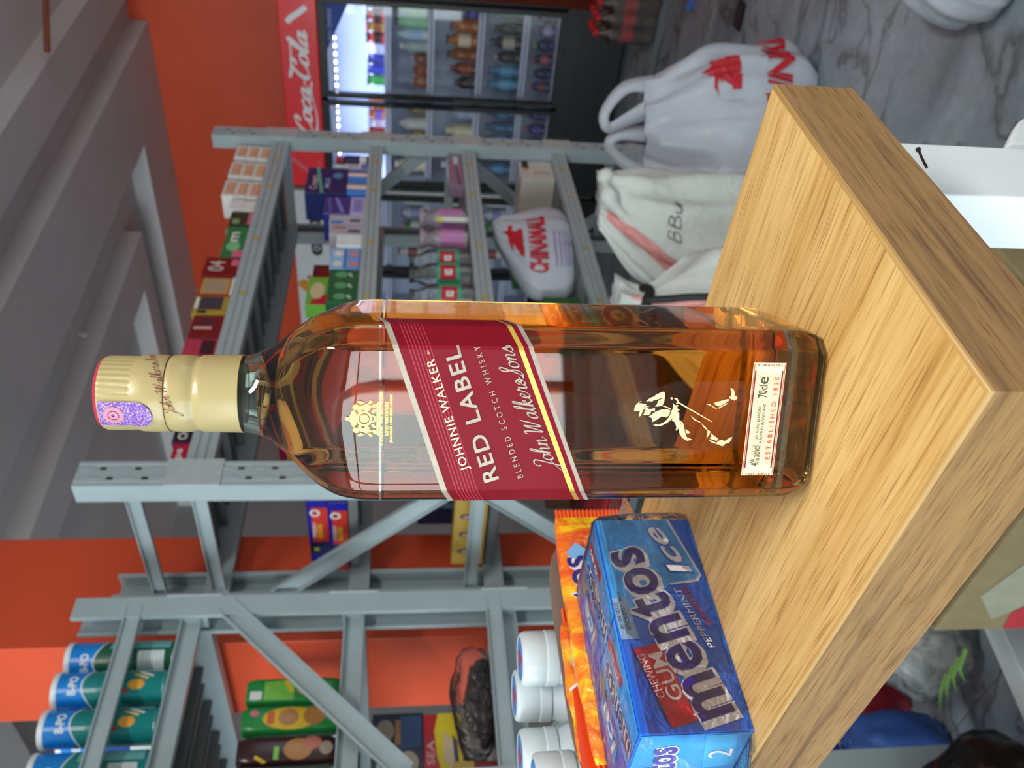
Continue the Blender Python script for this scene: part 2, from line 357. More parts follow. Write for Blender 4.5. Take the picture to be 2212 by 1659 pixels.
slab([(1.94, yl(2.93, 1.94)), (4.75, yl(2.93, 4.75)), (4.75, 3.2), (4.57, 3.2), (1.94, yl(3.18, 1.94))], 'near edge of the plaster island in the ceiling')
slab([(4.57, 3.2), (4.75, 3.2), (4.75, 5.2), (4.57, 5.2)], 'far edge of the plaster island in the ceiling')
slab([(1.74, 3.1), (1.94, 3.1), (1.94, 5.2), (1.74, 5.2)], 'left edge of the plaster island in the ceiling')
# brown conduit under the ceiling, ring hooks
a, b = onZ(102, 112, 2.84), onZ(97, -60, 2.84)
pr = tag(MB(a).tube([a, a.lerp(b, .5), b], .013, 10).build('ceiling_pipe', mat('red_brown_pipe', '7a3a22', .5), None, smooth=40), 'red-brown pipe end hanging close under the ceiling', 'pipe'); pr.location = a
m_hook = mat('hook_white', 'e8e4e4', .4)
def hook(P, ax, label):
    t = thing('ring_hook', label, 'hook', P); ax = Vector(ax)
    u = Vector((0, 0, 1)) if abs(ax.z) < .5 else Vector((1, 0, 0)); w = ax.cross(u).normalized(); c = ax * -.022
    MB().tube([c + (u * math.cos(q) + ax * math.sin(q)) * .014 for q in [2 * pi * k / 14 for k in range(15)]], .003, 6).build('ring', m_hook, t, smooth=60)
    MB().tube([(0, 0, 0), ax * -.01], .004, 6).build('screw', m_hook, t, smooth=60)
hook(onX(340, 200, XW), (1, 0, 0), 'white ring hook screwed into the orange wall near the ceiling')
hook(onX(422, 622, XW), (1, 0, 0), 'white wall hook on the orange wall above the steel rack')
hook(onZ(107, 922, 2.98), (0, 0, 1), 'white ring hook in the ceiling left of the bottle cap')
hook(onZ(172, 722, 2.98), (0, 0, 1), 'small ring hook in the ceiling above the bottle cap')
# fluorescent fixture on the ceiling behind the camera
t = thing('ceiling_light', 'white fluorescent batten light on the ceiling behind the camera', 'light', (-.4, -1.0, 2.98))
MB().box(-.62, .62, -.05, .05, -.03, 0).build('housing', m_frame, t, bevel=.004)
MB().tube([(-.58, 0, -.035), (.58, 0, -.035)], .012, 10).build('tube', mat('lit_tube', 'ffffff', .3, emit=2.0), t, smooth=60)
# unseen dark cabinet, added behind the camera to darken the bottle's reflection
t = thing('reflection_cabinet', 'unseen dark cabinet added behind the camera for the bottle reflection', 'cabinet', (-1.35, .1, 0))
MB().box(-.28, .28, -1.3, 1.3, .06, .74).build('body', mat('dark_cabinet', '2a211c', .6), t, bevel=.004); MB().box(-.30, .30, -1.32, 1.32, .7405, .78).build('worktop', mat('dark_worktop', '1f1a18', .45), t, bevel=.004); MB().box(-.24, .24, -1.26, 1.26, 0, .0595).build('plinth', m_frame, t)
# ================================================================ steel racks
m_steel = mat('rack_grey_enamel', 'a0aeb1', .34, metal=0, var=.04, vs=12, bump=.02, bs=80)
m_steel_d = mat('rack_deck_grey', '6f7577', .45, var=.05, vs=10)
m_hole = mat('slot_dark', '17181a', .8)
m_gold = mat('gold_sticker', 'b3a35c', .4)
SH = [1.777, 1.415, 1.062, .706, .36]
def channel(o, web_dir, fl_dir, w, d, th=.004, lip=.012, z0=0, z1=2.0):
    """C-shaped upright: web along web_dir, flanges along fl_dir"""
    prof = [(0, 0), (w, 0), (w, d), (w - lip, d), (w - lip, d - th), (w - th, d - th), (w - th, th), (th, th), (th, d - th), (lip, d - th), (lip, d), (0, d)]
    # shallow folded groove along the middle of the web
    k = [(0, 0), (w * .12, 0), (w * .16, .003), (w * .2, 0), (w * .8, 0), (w * .84, .003), (w * .88, 0)]
    return k + prof[1:], Vector(o) + Vector((0, 0, z0)), Vector(web_dir), Vector(fl_dir), z1 - z0
def upright(root, org, o, wd, fd, w=.075, d=.052, z1=2.0):
    p, oo, ex, ey, h = channel(o, wd, fd, w, d, z1=z1)
    u = MB(org).extr(p, oo, ex, ey, (0, 0, 1), h).build('upright', m_steel, root)
    hl = MB(org); em = MB(org); n = -ey
    for k in range(int(h / .075)):
        z = .05 + k * .075
        for q in (.3, .7):
            c = oo + ex * (w * q) + Vector((0, 0, z + (.02 if q > .5 else 0))) + n * .0006
            hl.add([c + ex * a * .004 + Vector((0, 0, b * .007)) for a, b in ((-1, -1), (1, -1), (1, 1), (-1, 1))], [(0, 1, 2, 3)])
            e = c + Vector((0, 0, .036)) + n * .0002
            em.add([e + ex * (.006 * math.cos(t)) + Vector((0, 0, .019 * math.sin(t))) for t in [2 * pi * i / 10 for i in range(10)]] + [e + n * .0022 + ex * .001], [(i, (i + 1) % 10, 10) for i in range(10)])
    hl.build('slot_hole', m_hole, u); em.build('pressed_oval', m_steel, u, smooth=60)
    return u
def brace(root, org, a, b, name='brace', w=.012, h=.034, nrm=None):
    a, b = Vector(a), Vector(b); d = (b - a).normalized(); n = Vector(nrm); s = n.cross(d).normalized()
    m = MB(org)
    m.extr([(-h / 2, 0), (h / 2, 0), (h / 2, w), (h / 2 - .003, w), (h / 2 - .003, .003), (-h / 2 + .003, .003), (-h / 2 + .003, w), (-h / 2, w)], a, s, n, d, (b - a).length)
    return m.build(name, m_steel, root)
def beam(root, org, a, b, h, nrm, stickers=()):
    """front beam: box section with two rolled grooves on its face"""
    a, b = Vector(a), Vector(b); d = (b - a).normalized(); n = Vector(nrm); z = Vector((0, 0, 1))
    pr = [(0, 0), (h * .28, 0), (h * .33, -.004), (h * .38, 0), (h * .62, 0), (h * .67, -.004), (h * .72, 0), (h, 0), (h, -.03), (0, -.03)]
    o = MB(org).extr(pr, a, z, n, d, (b - a).length).build('beam', m_steel, root)
    for s in stickers:
        p = a + d * s + z * (h * .5) + n * .0006
        MB(org).add([p + d * x * .011 + z * y * .011 for x, y in ((-1, -.8), (1, -.8), (1, .8), (-1, .8))], [(0, 1, 2, 3)]).build('yellow_sticker', m_gold, o)
    return o
# ---- rack along the X axis (fronts towards -Y)
R1 = thing('steel_rack', 'long grey steel shelving rack loaded with groceries behind the whisky bottle', 'rack', (1.353, 1.462, 0))
o1 = (1.353, 1.462, 0); YF, YB = 1.470, 1.885
for X in (1.353, 3.128): upright(R1, o1, (X, 1.470, 0), (1, 0, 0), (0, 1, 0))
for X in (1.353, 3.128): upright(R1, o1, (X + .075, 1.935, 0), (-1, 0, 0), (0, -1, 0))
plate = mat('joint_plate', 'adb5b6', .4)
for si, z in enumerate(SH):
    h = .062 if si == 0 else .052
    beam(R1, o1, (1.353 + .02, 1.484, z - h), (3.19, 1.484, z - h), h, (0, -1, 0), [.35, .75, 1.05, 1.4, 1.62])
    beam(R1, o1, (3.19, 1.905, z - h), (1.36, 1.905, z - h), h, (0, 1, 0))
    for X in (1.353, 3.128):
        MB(o1).box(X - .002, X + .080, 1.4665, 1.470, z - h - .03, z + .03).build('joint_plate', plate, R1, bevel=.001)
    if z < .5: continue
    for k in range(11):
        x0 = 1.43 + k * .1545
        d = MB(o1); d.box(x0, x0 + .150, 1.486, 1.904, z - .0035, z - .0005); d.box(x0, x0 + .003, 1.486, 1.904, z - .026, z - .0005); d.box(x0 + .147, x0 + .150, 1.486, 1.904, z - .026, z - .0005); d.box(x0 + .068, x0 + .082, 1.486, 1.904, z - .018, z - .0035)
        d.build('deck_panel', m_steel_d, R1)
for X, sg in ((1.375, -1), (3.18, 1)):
    for z in (1.885, 1.74, 1.10, .45): brace(R1, o1, (X, 1.51, z), (X, 1.90, z), nrm=(sg, 0, 0))
    brace(R1, o1, (X, 1.515, 1.18), (X, 1.905, 1.60), 'diagonal_brace', nrm=(sg, 0, 0), h=.05)
    brace(R1, o1, (X, 1.515, 1.08), (X, 1.905, .62), 'diagonal_brace', nrm=(sg, 0, 0), h=.05)
    brace(R1, o1, (X, 1.515, .15), (X, 1.905, .58), 'diagonal_brace', nrm=(sg, 0, 0), h=.05)
# ---- rack along the Y axis, its end frame towards the camera
o2 = (.80, 1.69, 0)
R2 = thing('steel_rack', 'grey steel rack at the left edge holding chip cans and biscuits', 'rack', o2)
upright(R2, o2, (1.217, 1.765, 0), (0, -1, 0), (-1, 0, 0))
upright(R2, o2, (1.217, 3.54, 0), (0, -1, 0), (-1, 0, 0))
upright(R2, o2, (.74, 1.69, 0), (0, 1, 0), (1, 0, 0))
upright(R2, o2, (.74, 3.465, 0), (0, 1, 0), (1, 0, 0))
for si, z in enumerate(SH[:4]):
    h = .062 if si == 0 else .052
    beam(R2, o2, (1.205, 1.70, z - h), (1.205, 3.53, z - h), h, (1, 0, 0)); beam(R2, o2, (.76, 3.53, z - h), (.76, 1.70, z - h), h, (-1, 0, 0))
    MB(o2).box(1.217, 1.2205, 1.688, 1.768, z - h - .03, z + .03).build('joint_plate', plate, R2, bevel=.001)
    brace(R2, o2, (1.18, 1.735, z - .028), (.77, 1.735, z - .028), 'end_beam', nrm=(0, -1, 0), h=.045, w=.02)
    if z < .5: continue
    for k in range(11):
        y0 = 1.77 + k * .1545
        d = MB(o2); d.box(.775, 1.19, y0, y0 + .150, z - .0035, z - .0005); d.box(.775, 1.19, y0, y0 + .003, z - .026, z - .0005); d.box(.775, 1.19, y0 + .147, y0 + .150, z - .026, z - .0005); d.box(.775, 1.19, y0 + .068, y0 + .082, z - .018, z - .0035)
        d.build('deck_panel', m_steel_d, R2)
for Y, sg in ((1.70, -1), (3.52, 1)):
    for z in (1.870, 1.066, .5): brace(R2, o2, (1.19, Y, z), (.78, Y, z), nrm=(0, sg, 0), h=.036)
    brace(R2, o2, (1.19, Y, 1.672), (.79, Y, 1.268), 'diagonal_brace', nrm=(0, sg, 0), h=.045)
    brace(R2, o2, (1.19, Y, .60), (.79, Y, 1.02), 'diagonal_brace', nrm=(0, sg, 0), h=.045)
# ================================================================ counter ledge
DA = math.radians(-2.48); DZ = 1.11
m_wood = wood('oak_laminate', 'dcb878', 'cda764', 'b0834a', (14, .45, 3), .38)
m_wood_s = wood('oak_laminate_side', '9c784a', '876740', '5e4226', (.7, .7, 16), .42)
m_wood_b = mat('oak_edge_band', 'a8854e', .4, var=.05)
CT = thing('counter_ledge', 'narrow oak-look laminate counter ledge carrying the whisky bottle', 'counter', (.174, .151, 0), DA)
DW, DT, DL, bv = .208, .040, 1.5, .0017
# the slab: top face, rounded edge band, side faces are separate laminate parts
MB().add([(bv, bv, DZ), (DW - bv, bv, DZ), (DW - bv, DL - bv, DZ), (bv, DL - bv, DZ), (bv, bv, DZ - DT), (DW - bv, bv, DZ - DT), (DW - bv, DL - bv, DZ - DT), (bv, DL - bv, DZ - DT)],
         [(0, 1, 2, 3), (4, 7, 6, 5)]).build('top_laminate', m_wood, CT)
lip = MB(); loop = [(0, 0, 1, 1), (DW, 0, -1, 1), (DW, DL, -1, -1), (0, DL, 1, -1)]
rings = []
for k in range(5):
    a = pi / 2 * k / 4; i = bv * (1 - math.sin(a)); z = DZ - bv + bv * math.cos(a)
    rings.append([(x + sx * i, y + sy * i, z) for x, y, sx, sy in loop])
lip.loft(rings[::-1], False, False); lip.build('edge_band', m_wood_b, CT, smooth=50)
MB().loft([[(x, y, z) for x, y, _, _ in loop] for z in (DZ - DT, DZ - bv)], False, False).build('side_laminate', m_wood_s, CT)
m_wht = mat('white_enamel', 'dfe6e8', .35, var=.02)
# white leg under the right edge, and its rounded foot
lp = onY(2045, 421, .205); lq = Matrix.Rotation(-DA, 3, 'Z') @ (Vector((lp.x, lp.y, 0)) - Vector((.174, .151, 0)))
lx, ly = lq.x, lq.y
LEG = MB().box(lx, lx + .060, ly, ly + .034, 0, DZ - DT - .0005).build('leg', m_wht, CT, bevel=.0015)
pl = [onY(x_, y_, .215) for x_, y_ in ((2172, 318), (2178, 300), (2186, 283), (2197, 268), (2210, 261), (2225, 259), (2300, 259), (2300, 318))]
fp = MB().extr([((Matrix.Rotation(-DA, 3, 'Z') @ (q_ - Vector((.174, .151, 0)))).x, q_.z) for q_ in pl], (0, ly + .012, 0), (1, 0, 0), (0, 0, 1), (0, 1, 0), .018).build('leg_bracket', m_wht, LEG, bevel=.003)
MB().box(.02, .08, DL - .06, DL - .026, 0, DZ - DT - .0005).build('leg', m_wht, CT, bevel=.0015)
# ================================================================ whisky bottle
BX, BY, BTH, BWD, BK = .27244, .24079, -1.1171, .07154, .0068
HB = BWD / 2
BT = thing('whisky_bottle', 'square glass bottle of amber whisky with slanted red label and cream cap', 'bottle', (BX, BY, DZ), BTH)
def rsq(p, h=HB, k=BK, pn=90):
    c, s = abs(math.cos(p)), abs(math.sin(p)); rc = (2 * h - k) / math.sqrt(2); cd = max(1e-3, math.cos((p % (pi / 2)) - pi / 4))
    q = (c / h) ** pn + (s / h) ** pn + (cd / rc) ** pn
    return q ** (-1 / pn)
S0 = .0422
PROF = [(.0, .0335, 1), (.0009, .0368, 1), (.0035, .0396, 1), (.0085, .0415, 1), (.0145, .0422, 1), (.0175, .0422, 1), (.022, .0422, 1), (.10, .0422, 1), (.172, .0422, 1), (.178, .0422, 1), (.1835, .04212, .995), (.1880, .04185, .985), (.1920, .04130, .955), (.1960, .0403, .895), (.2000, .0387, .78), (.2040, .0364, .62), (.2080, .0334, .45),
        (.2115, .0303, .30), (.2150, .0268, .16), (.2185, .0234, .06), (.2220, .0205, .02), (.2255, .0183, 0), (.2290, .0169, 0), (.2330, .0159, 0), (.2375, .0152, 0), (.246, .0149, 0)]
PHI = []
for q in range(4):
    for e_ in (math.atan((HB - BK) / HB), pi / 2 - math.atan((HB - BK) / HB)):
        PHI += [q * pi / 2 + e_ + math.radians(d_) for d_ in (-4.5, -2.6, -1.6, -1.0, -.6, -.25, 0, .25, .6, 1.0, 1.6, 2.6, 4.5)]
    PHI += [q * pi / 2 + math.radians(d_) for d_ in (-28, -20, -10, 0, 10, 20, 28)]
PHI = sorted(p_ % (2 * pi) for p_ in PHI); NP = len(PHI)
def brings(prof, off=0):
    pr = crom(prof, 3); out = []
    for z, s, t in pr:
        out.append([(s * ((1 - t) + t * rsq(a) / S0) * math.cos(a), s * ((1 - t) + t * rsq(a) / S0) * math.sin(a), z) for a in PHI])
    return out
ZF = .2262
m_gl, _, _, _ = glassmat('bottle_glass', 'f4f8f4', 1.5)
GT = .0030
PIN = [(.0036, .0300, 1), (.0040, .0335, 1), (.0058, .0366, 1), (.0100, .0386, 1), (.0150, .0422 - GT, 1), (.018, .0422 - GT, 1), (.022, .0422 - GT, 1), (.10, .0422 - GT, 1), (.172, .0422 - GT, 1)] + [(z, s - GT, t) for z, s, t in PROF[9:]]
g = MB(); ro = brings(PROF); g.loft(ro, True, False)
inn = [r for r in brings(PIN) if r[0][2] >= ZF]
k0 = len(g.v); g.loft(inn[::-1], False, False)
g.loft([ro[-1], inn[-1]], False, False)
gb = g.build('glass_body', m_gl, BT, smooth=40)
m_lq, N, L, gsh = glassmat('whisky_liquid', 'ffffff', .907)
ge = N.new('ShaderNodeTexCoord'); sp = N.new('ShaderNodeSeparateXYZ'); L.new(ge.outputs['Normal'], sp.inputs[0])
gt = N.new('ShaderNodeMath'); gt.operation = 'GREATER_THAN'; gt.inputs[1].default_value = .9; L.new(sp.outputs[2], gt.inputs[0])
mr = N.new('ShaderNodeMapRange'); mr.inputs[3].default_value = .907; mr.inputs[4].default_value = 1.36; L.new(gt.outputs[0], mr.inputs[0]); L.new(mr.outputs[0], gsh.inputs['IOR'])
va = N.new('ShaderNodeVolumeAbsorption'); va.inputs['Color'].default_value = (.985, .63, .0, 1); va.inputs['Density'].default_value = 46
L.new(va.outputs[0], N['Material Output'].inputs['Volume'])
lr = [r for r in brings(PIN) if r[0][2] < ZF]
ltop = [((.0179 - GT) * math.cos(a), (.0179 - GT) * math.sin(a), ZF) for a in PHI]
lq_o = MB().loft(lr + [ltop], True, True).build('whisky', m_lq, BT, smooth=40); lq_o['label'] = 'clear amber whisky filling the bottle to the neck'
# ---- print surface: s runs along the front face (0 = middle), round the chamfer and along the side
def bsurf(s, z):
    f = HB - BK; ch = BK * math.sqrt(2); sg = 1 if s >= 0 else -1; a = abs(s)
    if a <= f: x, y = a, -HB
    elif a <= f + ch: q = (a - f) / math.sqrt(2); x, y = f + q, -HB + q
    else: x, y = HB, -HB + BK + (a - f - ch)
    return Vector((sg * x, y, z))
m_red = mat('red_label_paper', '760a1c', .45, var=.06, vs=300, bump=.02, bs=500, coat=.05)
m_dkred = mat('dark_red_label', '7a1026', .35, var=.04)
m_silv = mat('silver_grey_foil', 'a3988a', .4, metal=.25, var=.08, vs=400)
m_foil = mat('gold_foil', 'e0bf55', .25, metal=.7, var=.1, vs=300)
m_gold2 = mat('pale_gold_print', 'e6d8a0', .35, metal=.2, var=.06, vs=300)
m_cream = mat('cream_paper', 'e8dcb4', .5, var=.05, vs=200)
for q_ in (m_red, m_dkred, m_silv): q_.node_tree.nodes['Principled BSDF'].inputs['Specular IOR Level'].default_value = .08
LS = [-.0385, .049]
def lt(s): return .1622 + .334 * s                       # top edge of the slanted label
def lb(s): return .1148 + .400 * s                       # bottom edge
def band(f0, f1, n=70, ny=6):
    return gridp(0, 0, 1, 1, n, ny, lambda u, v: (LS[0] + (LS[1] - LS[0]) * u, f0(LS[0] + (LS[1] - LS[0]) * u) * (1 - v) + f1(LS[0] + (LS[1] - LS[0]) * u) * v))
lab = decal(BT, 'label', band(lambda s: lb(s) - .0052, lambda s: lt(s) + .0022), bsurf, m_red, .00015, label='slanted red paper label wrapped round the bottle front')
decal(lab, 'label_border', band(lt, lambda s: lt(s) + .0022, ny=1), bsurf, m_silv, .00030)
decal(lab, 'label_border', band(lambda s: lb(s) - .0052, lambda s: lb(s) - .0034, ny=1), bsurf, m_silv, .00030)
decal(lab, 'label_stripe', band(lambda s: lb(s) - .0034, lambda s: lb(s) - .0014, ny=1), bsurf, m_dkred, .00028)
decal(lab, 'label_stripe', band(lambda s: lb(s) - .0014, lambda s: lb(s) + .0006, ny=1), bsurf, m_foil, .00030)
m_rib = mat('label_rib_red', 'b02038', .3, coat=.3)
for k in range(7):
    z0 = .0035 + k * .00135
    decal(lab, 'label_rib', band(lambda s: lt(s) - z0 - .0004, lambda s: lt(s) - z0, ny=1), bsurf, m_rib, .00028)
rt = math.atan(.325)
decal(lab, 'lettering', txt('JOHNNIE WALKER', w=.0465, h=.0042, at=(-.0196, .1432), rot=rt, space=1.12), bsurf, m_gold2, .00045)
decal(lab, 'lettering', txt('RED LABEL', w=.0560, h=.0060, at=(-.0240, .1322), rot=math.atan(.322), offset=.015, space=1.12), bsurf, m_silv, .00045, cuts=.008)
decal(lab, 'lettering', txt('BLENDED SCOTCH WHISKY', w=.0560, h=.0023, at=(-.0232, .1226), rot=math.atan(.36), space=1.7), bsurf, m_silv, .00045, cuts=.008)
JWS = lambda **k: hand('John Walker & Sons', w=.17, **k)
decal(lab, 'signature', fit(hand('John Walker&Sons', w=.2), .0560, .0112, (-.0205, .1055), math.atan(.405)), bsurf, m_silv, .00045, cuts=.008)
decal(lab, 'lettering', txt('TM', h=.0008, at=(.0258, .1600), rot=rt), bsurf, m_gold2, .00045)
# red side of the same paper seen from behind is simply dark; clear stickers with foil prints
m_clear = filmmat('clear_sticker', 'e8e0d8', .012, .25, .05, 60, 1.1)
decal(BT, 'clear_sticker', ell(.0005, .1832, .0150, .0135, 40), bsurf, m_clear, .00012)
cr = []
def cs(a, b): return (.0005 + a * .0001, .1836 + b * .0001)   # crest drawn in tenths of a millimetre
def sh(*p): cr.append(poly(*[cs(*q) for q in p]))
for k in range(-3, 4): cr.append(ell(*cs(k * 9, 62 - abs(k) * 5), .0006, .0006, 8))
sh((-24, 38), (24, 38), (28, 56), (14, 48), (0, 60), (-14, 48), (-28, 56)); cr.append(ell(*cs(0, 72), .0007, .0007, 8))
cr.append(ringp(*cs(0, 8), .0030, .0030, .0008, 20)); cr.append(ell(*cs(0, 8), .0017, .0017, 12))
for sg in (-1, 1):
    S = lambda *p: sh(*[(sg * a, b) for a, b in p])
    S((34, 46), (44, 52), (56, 44), (54, 30), (44, 24), (36, 32)); S((36, 30), (50, 22), (58, 0), (50, -22), (40, -10), (36, 10))
    S((56, 20), (66, 34), (70, 24), (62, 8)); S((50, -20), (60, -30), (56, -38), (42, -30)); S((60, -6), (72, -14), (68, -24), (56, -14)); S((30, 34), (24, 24), (34, 18), (38, 26))
    S((34, 8), (28, -2), (36, -14), (40, -2)); S((24, -18), (38, -28), (34, -36), (20, -26))
sh((-62, -38), (62, -38), (66, -46), (40, -44), (20, -48), (0, -44), (-20, -48), (-40, -44), (-66, -46)); sh((-16, -20), (0, -30), (16, -20), (10, -34), (-10, -34))
decal(BT, 'crest', join(*cr), bsurf, m_foil, .0004, label='gold foil coat of arms above small gold lettering')
for s, w, z in (('BY APPOINTMENT TO HER MAJESTY THE QUEEN', .0210, .1772), ('SCOTCH WHISKY DISTILLERS', .0135, .1754), ('JOHN WALKER & SONS LIMITED, LONDON', .0190, .1736)):
    decal(BT, 'lettering', txt(s, w=w, h=.0012, at=(.0005 - w / 2, z)), bsurf, m_foil, .0004)
# worn gold foil emblem of a walking figure, parts of it rubbed away; traced in the frame of its clear sticker
decal(BT, 'clear_sticker', poly((-.012, .046), (-.016, .062), (-.009, .070), (-.0045, .0835), (.004, .0865), (.011, .079), (.016, .064), (.0165, .036), (.010, .0335), (-.012, .036)), bsurf, m_clear, .00012)
def em(pts):
    out = []
    for X, Y in pts:
        P = onY(1340 + X / 7.9, 820 + Y / 7.9, 0.2); d = ray(1340 + X / 7.9, 820 + Y / 7.9)
        fn = Vector((math.sin(BTH), -math.cos(BTH), 0)); pc = Vector((BX, BY, DZ)) + fn * HB; P = EYE + d * ((pc - EYE).dot(fn) / d.dot(fn)) - pc
        out.append((P.dot(Vector((math.cos(BTH), math.sin(BTH), 0))), P.z))
    return poly(*out)
E_ = [[(230, 520), (250, 440), (320, 370), (360, 362), (300, 395), (440, 412), (430, 440), (370, 490), (340, 530), (240, 530)],
      [(310, 610), (330, 540), (390, 480), (440, 445), (500, 455), (440, 465), (380, 520), (345, 610), (320, 625)],
      [(380, 590), (420, 565), (400, 545), (430, 520), (410, 500), (450, 470), (490, 500), (530, 490), (540, 510), (510, 560), (520, 570), (470, 600), (420, 600)],
      [(430, 375), (500, 310), (580, 280), (600, 255), (700, 210), (740, 200), (760, 240), (745, 370), (710, 440), (620, 455), (585, 455), (620, 420), (640, 360), (700, 320), (720, 290), (650, 330), (600, 340), (560, 350), (540, 370), (480, 360)],
      [(550, 480), (590, 490), (580, 540), (540, 530)], [(480, 625), (520, 600), (600, 540), (700, 505), (800, 500), (850, 520), (830, 600), (780, 640), (700, 620), (600, 690), (540, 720), (530, 650)],
      [(550, 760), (650, 765), (760, 710), (830, 630), (860, 560), (920, 560), (890, 650), (800, 730), (690, 785), (600, 790)], [(690, 440), (740, 440), (860, 485), (860, 505), (800, 480)],
      [(895, 390), (920, 430), (985, 430), (960, 480), (1010, 515), (960, 530), (1000, 570), (1000, 650), (940, 720), (870, 695), (900, 640), (915, 570), (860, 555), (890, 480)],
      [(900, 700), (1000, 670), (1020, 760), (1080, 800), (1100, 900), (1130, 980), (1230, 1020), (1130, 1035), (1050, 990), (1000, 900), (985, 820), (960, 860), (940, 865), (950, 800), (930, 740)],
      [(1015, 690), (1060, 730), (1085, 800), (1030, 770)], [(1105, 835), (1190, 895), (1150, 918), (1110, 900)], [(845, 305), (880, 295), (890, 330), (860, 335)], [(905, 310), (960, 310), (995, 360), (980, 410), (940, 405), (970, 370), (930, 330)],
      [(990, 375), (1100, 440), (1560, 710), (1550, 718), (1080, 455), (985, 395)], [(1460, 415), (1530, 415), (1550, 440), (1640, 485), (1630, 498), (1560, 455), (1510, 432)],
      [(1590, 395), (1700, 360), (1840, 325), (1850, 350), (1780, 400), (1680, 450), (1620, 430)], [(1660, 475), (1820, 395), (1830, 405), (1670, 490)],
      [(1850, 300), (1890, 260), (1890, 190), (1868, 150), (1885, 135), (1930, 170), (1950, 230), (1945, 270), (1980, 275), (1992, 320), (1940, 352), (1880, 325)],
      [(1195, 600), (1230, 640), (1300, 690), (1360, 715), (1355, 730), (1260, 690), (1215, 640)], [(1370, 730), (1420, 780), (1480, 830), (1460, 850), (1410, 800)], [(1480, 850), (1530, 880), (1510, 940), (1460, 995), (1480, 930)],
      [(1545, 905), (1590, 950), (1660, 1000), (1640, 1040), (1520, 1000), (1545, 960)], [(1495, 1010), (1560, 1040), (1670, 1085), (1660, 1100), (1540, 1060)],
      [(1640, 1060), (1700, 1020), (1780, 1040), (1850, 990), (1900, 968), (1895, 1000), (1850, 1070), (1780, 1090), (1740, 1130), (1690, 1115)]]
decal(BT, 'emblem', join(*[em(e) for e in E_]), bsurf, m_gold2, .0004, label='worn gold foil emblem of a striding figure with hat and cane')
# narrow cream strip label near the base
st = decal(BT, 'strip_label', rect(-.0232, .0195, .0240, .0330), bsurf, m_cream, .00015, label='narrow cream strip label with red border near the base')
m_ink = mat('black_ink', '2a2422', .6); m_rink = mat('red_ink', 'c0392b', .6); m_mar = mat('maroon_ink', '6e1b20', .6)
for z in (.0204, .0316): decal(st, 'border_line', rect(-.0200, z, .0208, z + .0006), bsurf, m_mar, .0003)
for z in (.0198, .0324): decal(st, 'border_line', rect(-.0228, z, .0236, z + .0003), bsurf, m_rink, .0003)
hat = []
for k in range(34):
    x = -.0188 + k * .00114; hat.append(poly((x, .0213), (x + .00022, .0213), (x + .0052, .0312), (x + .00498, .0312)))
decal(st, 'hatching', join(*[(([(min(.0205, a), b) for a, b in v]), f) for v, f in hat]), bsurf, mat('pale_hatch', 'b9a878', .6), .00022)
decal(st, 'lettering', txt('ESTABLISHED 1820', w=.0345, h=.0020, at=(-.0162, .0218), space=1.5), bsurf, m_rink, .0003)
for s, w, x, z, h in (('40% alc/vol', .0085, -.0190, .0262, .0036), ('DISTILLED, BLENDED', .0142, -.0080, .0278, .0011), ('& BOTTLED IN SCOTLAND', .0165, -.0092, .0260, .0011), ('70cl', .0050, .0098, .0262, .0036), ('e', .0030, .0154, .0262, .0030)):
    decal(st, 'lettering', txt(s, w=w, h=h, at=(x, z)), bsurf, m_ink, .0003)
for x in (-.0222, .0226): decal(st, 'lettering', fit(text2d('3106455592'), .0105, .0010, (x, .0209 if x < 0 else .0315), pi / 2 if x < 0 else -pi / 2), bsurf, m_mar, .0003)
# ---- cap
m_cap = mat('cream_cap_enamel', 'a89767', .36, var=.03, vs=60, bump=.015, bs=300, coat=.15)
def cpf(r, z, i): return 1 - (.024 if (i % 4 >= 2 and .2762 < z < .2872) else 0)
cpp = [(.0158, .2345), (.0161, .2347), (.0160, .2365), (.0158, .249), (.0156, .2506), (.0150, .2517), (.0150, .2527), (.0156, .2540), (.0158, .257), (.0157, .2605), (.0154, .2622), (.0152, .2626), (.0154, .2631), (.0157, .2650), (.0157, .270), (.0155, .2738), (.0150, .2752), (.0149, .2760), (.0150, .2764), (.0150, .2868), (.0146, .2880)]
cap = MB().lathe(cpp, 144, fn=cpf, cap0=False, cap1=False).build('cap', m_cap, BT, smooth=35)
MB().lathe([(.0146, .2880), (.0139, .2893), (.0125, .2899), (.0001, .2901)], 48, cap0=False, cap1=False).build('cap_top', mat('cap_top_red', 'a8283c', .35), cap, smooth=50)
MB().lathe([(.0148, .2352), (.0150, .2345), (.0158, .2345)], 60, cap0=False, cap1=False).build('cap_rim', mat('cap_liner_dark', '2b2a28', .5), cap, smooth=50)
MB().lathe([(.01525, .2628), (.01560, .2630), (.01525, .2632)], 80, cap0=False, cap1=False).build('tear_line', mat('tear_line_dark', '55452f', .6), cap)
def csurf(s, z):                                           # print surface of the cap, s = 0 facing the camera
    for k in range(len(cpp) - 1):
        if cpp[k][1] <= z <= cpp[k + 1][1]:
            q = (z - cpp[k][1]) / max(1e-6, cpp[k + 1][1] - cpp[k][1]); r = cpp[k][0] * (1 - q) + cpp[k + 1][0] * q; break
    else: r = .0150
    a = -pi / 2 + s / .0155 + .26; return Vector((r * math.cos(a), r * math.sin(a), z))
decal(cap, 'signature', fit(hand('John Walker&Sons', w=.14), .0335, .0062, (-.0090, .2553), math.atan(.40)), csurf, m_mar, .0003, cuts=.002)
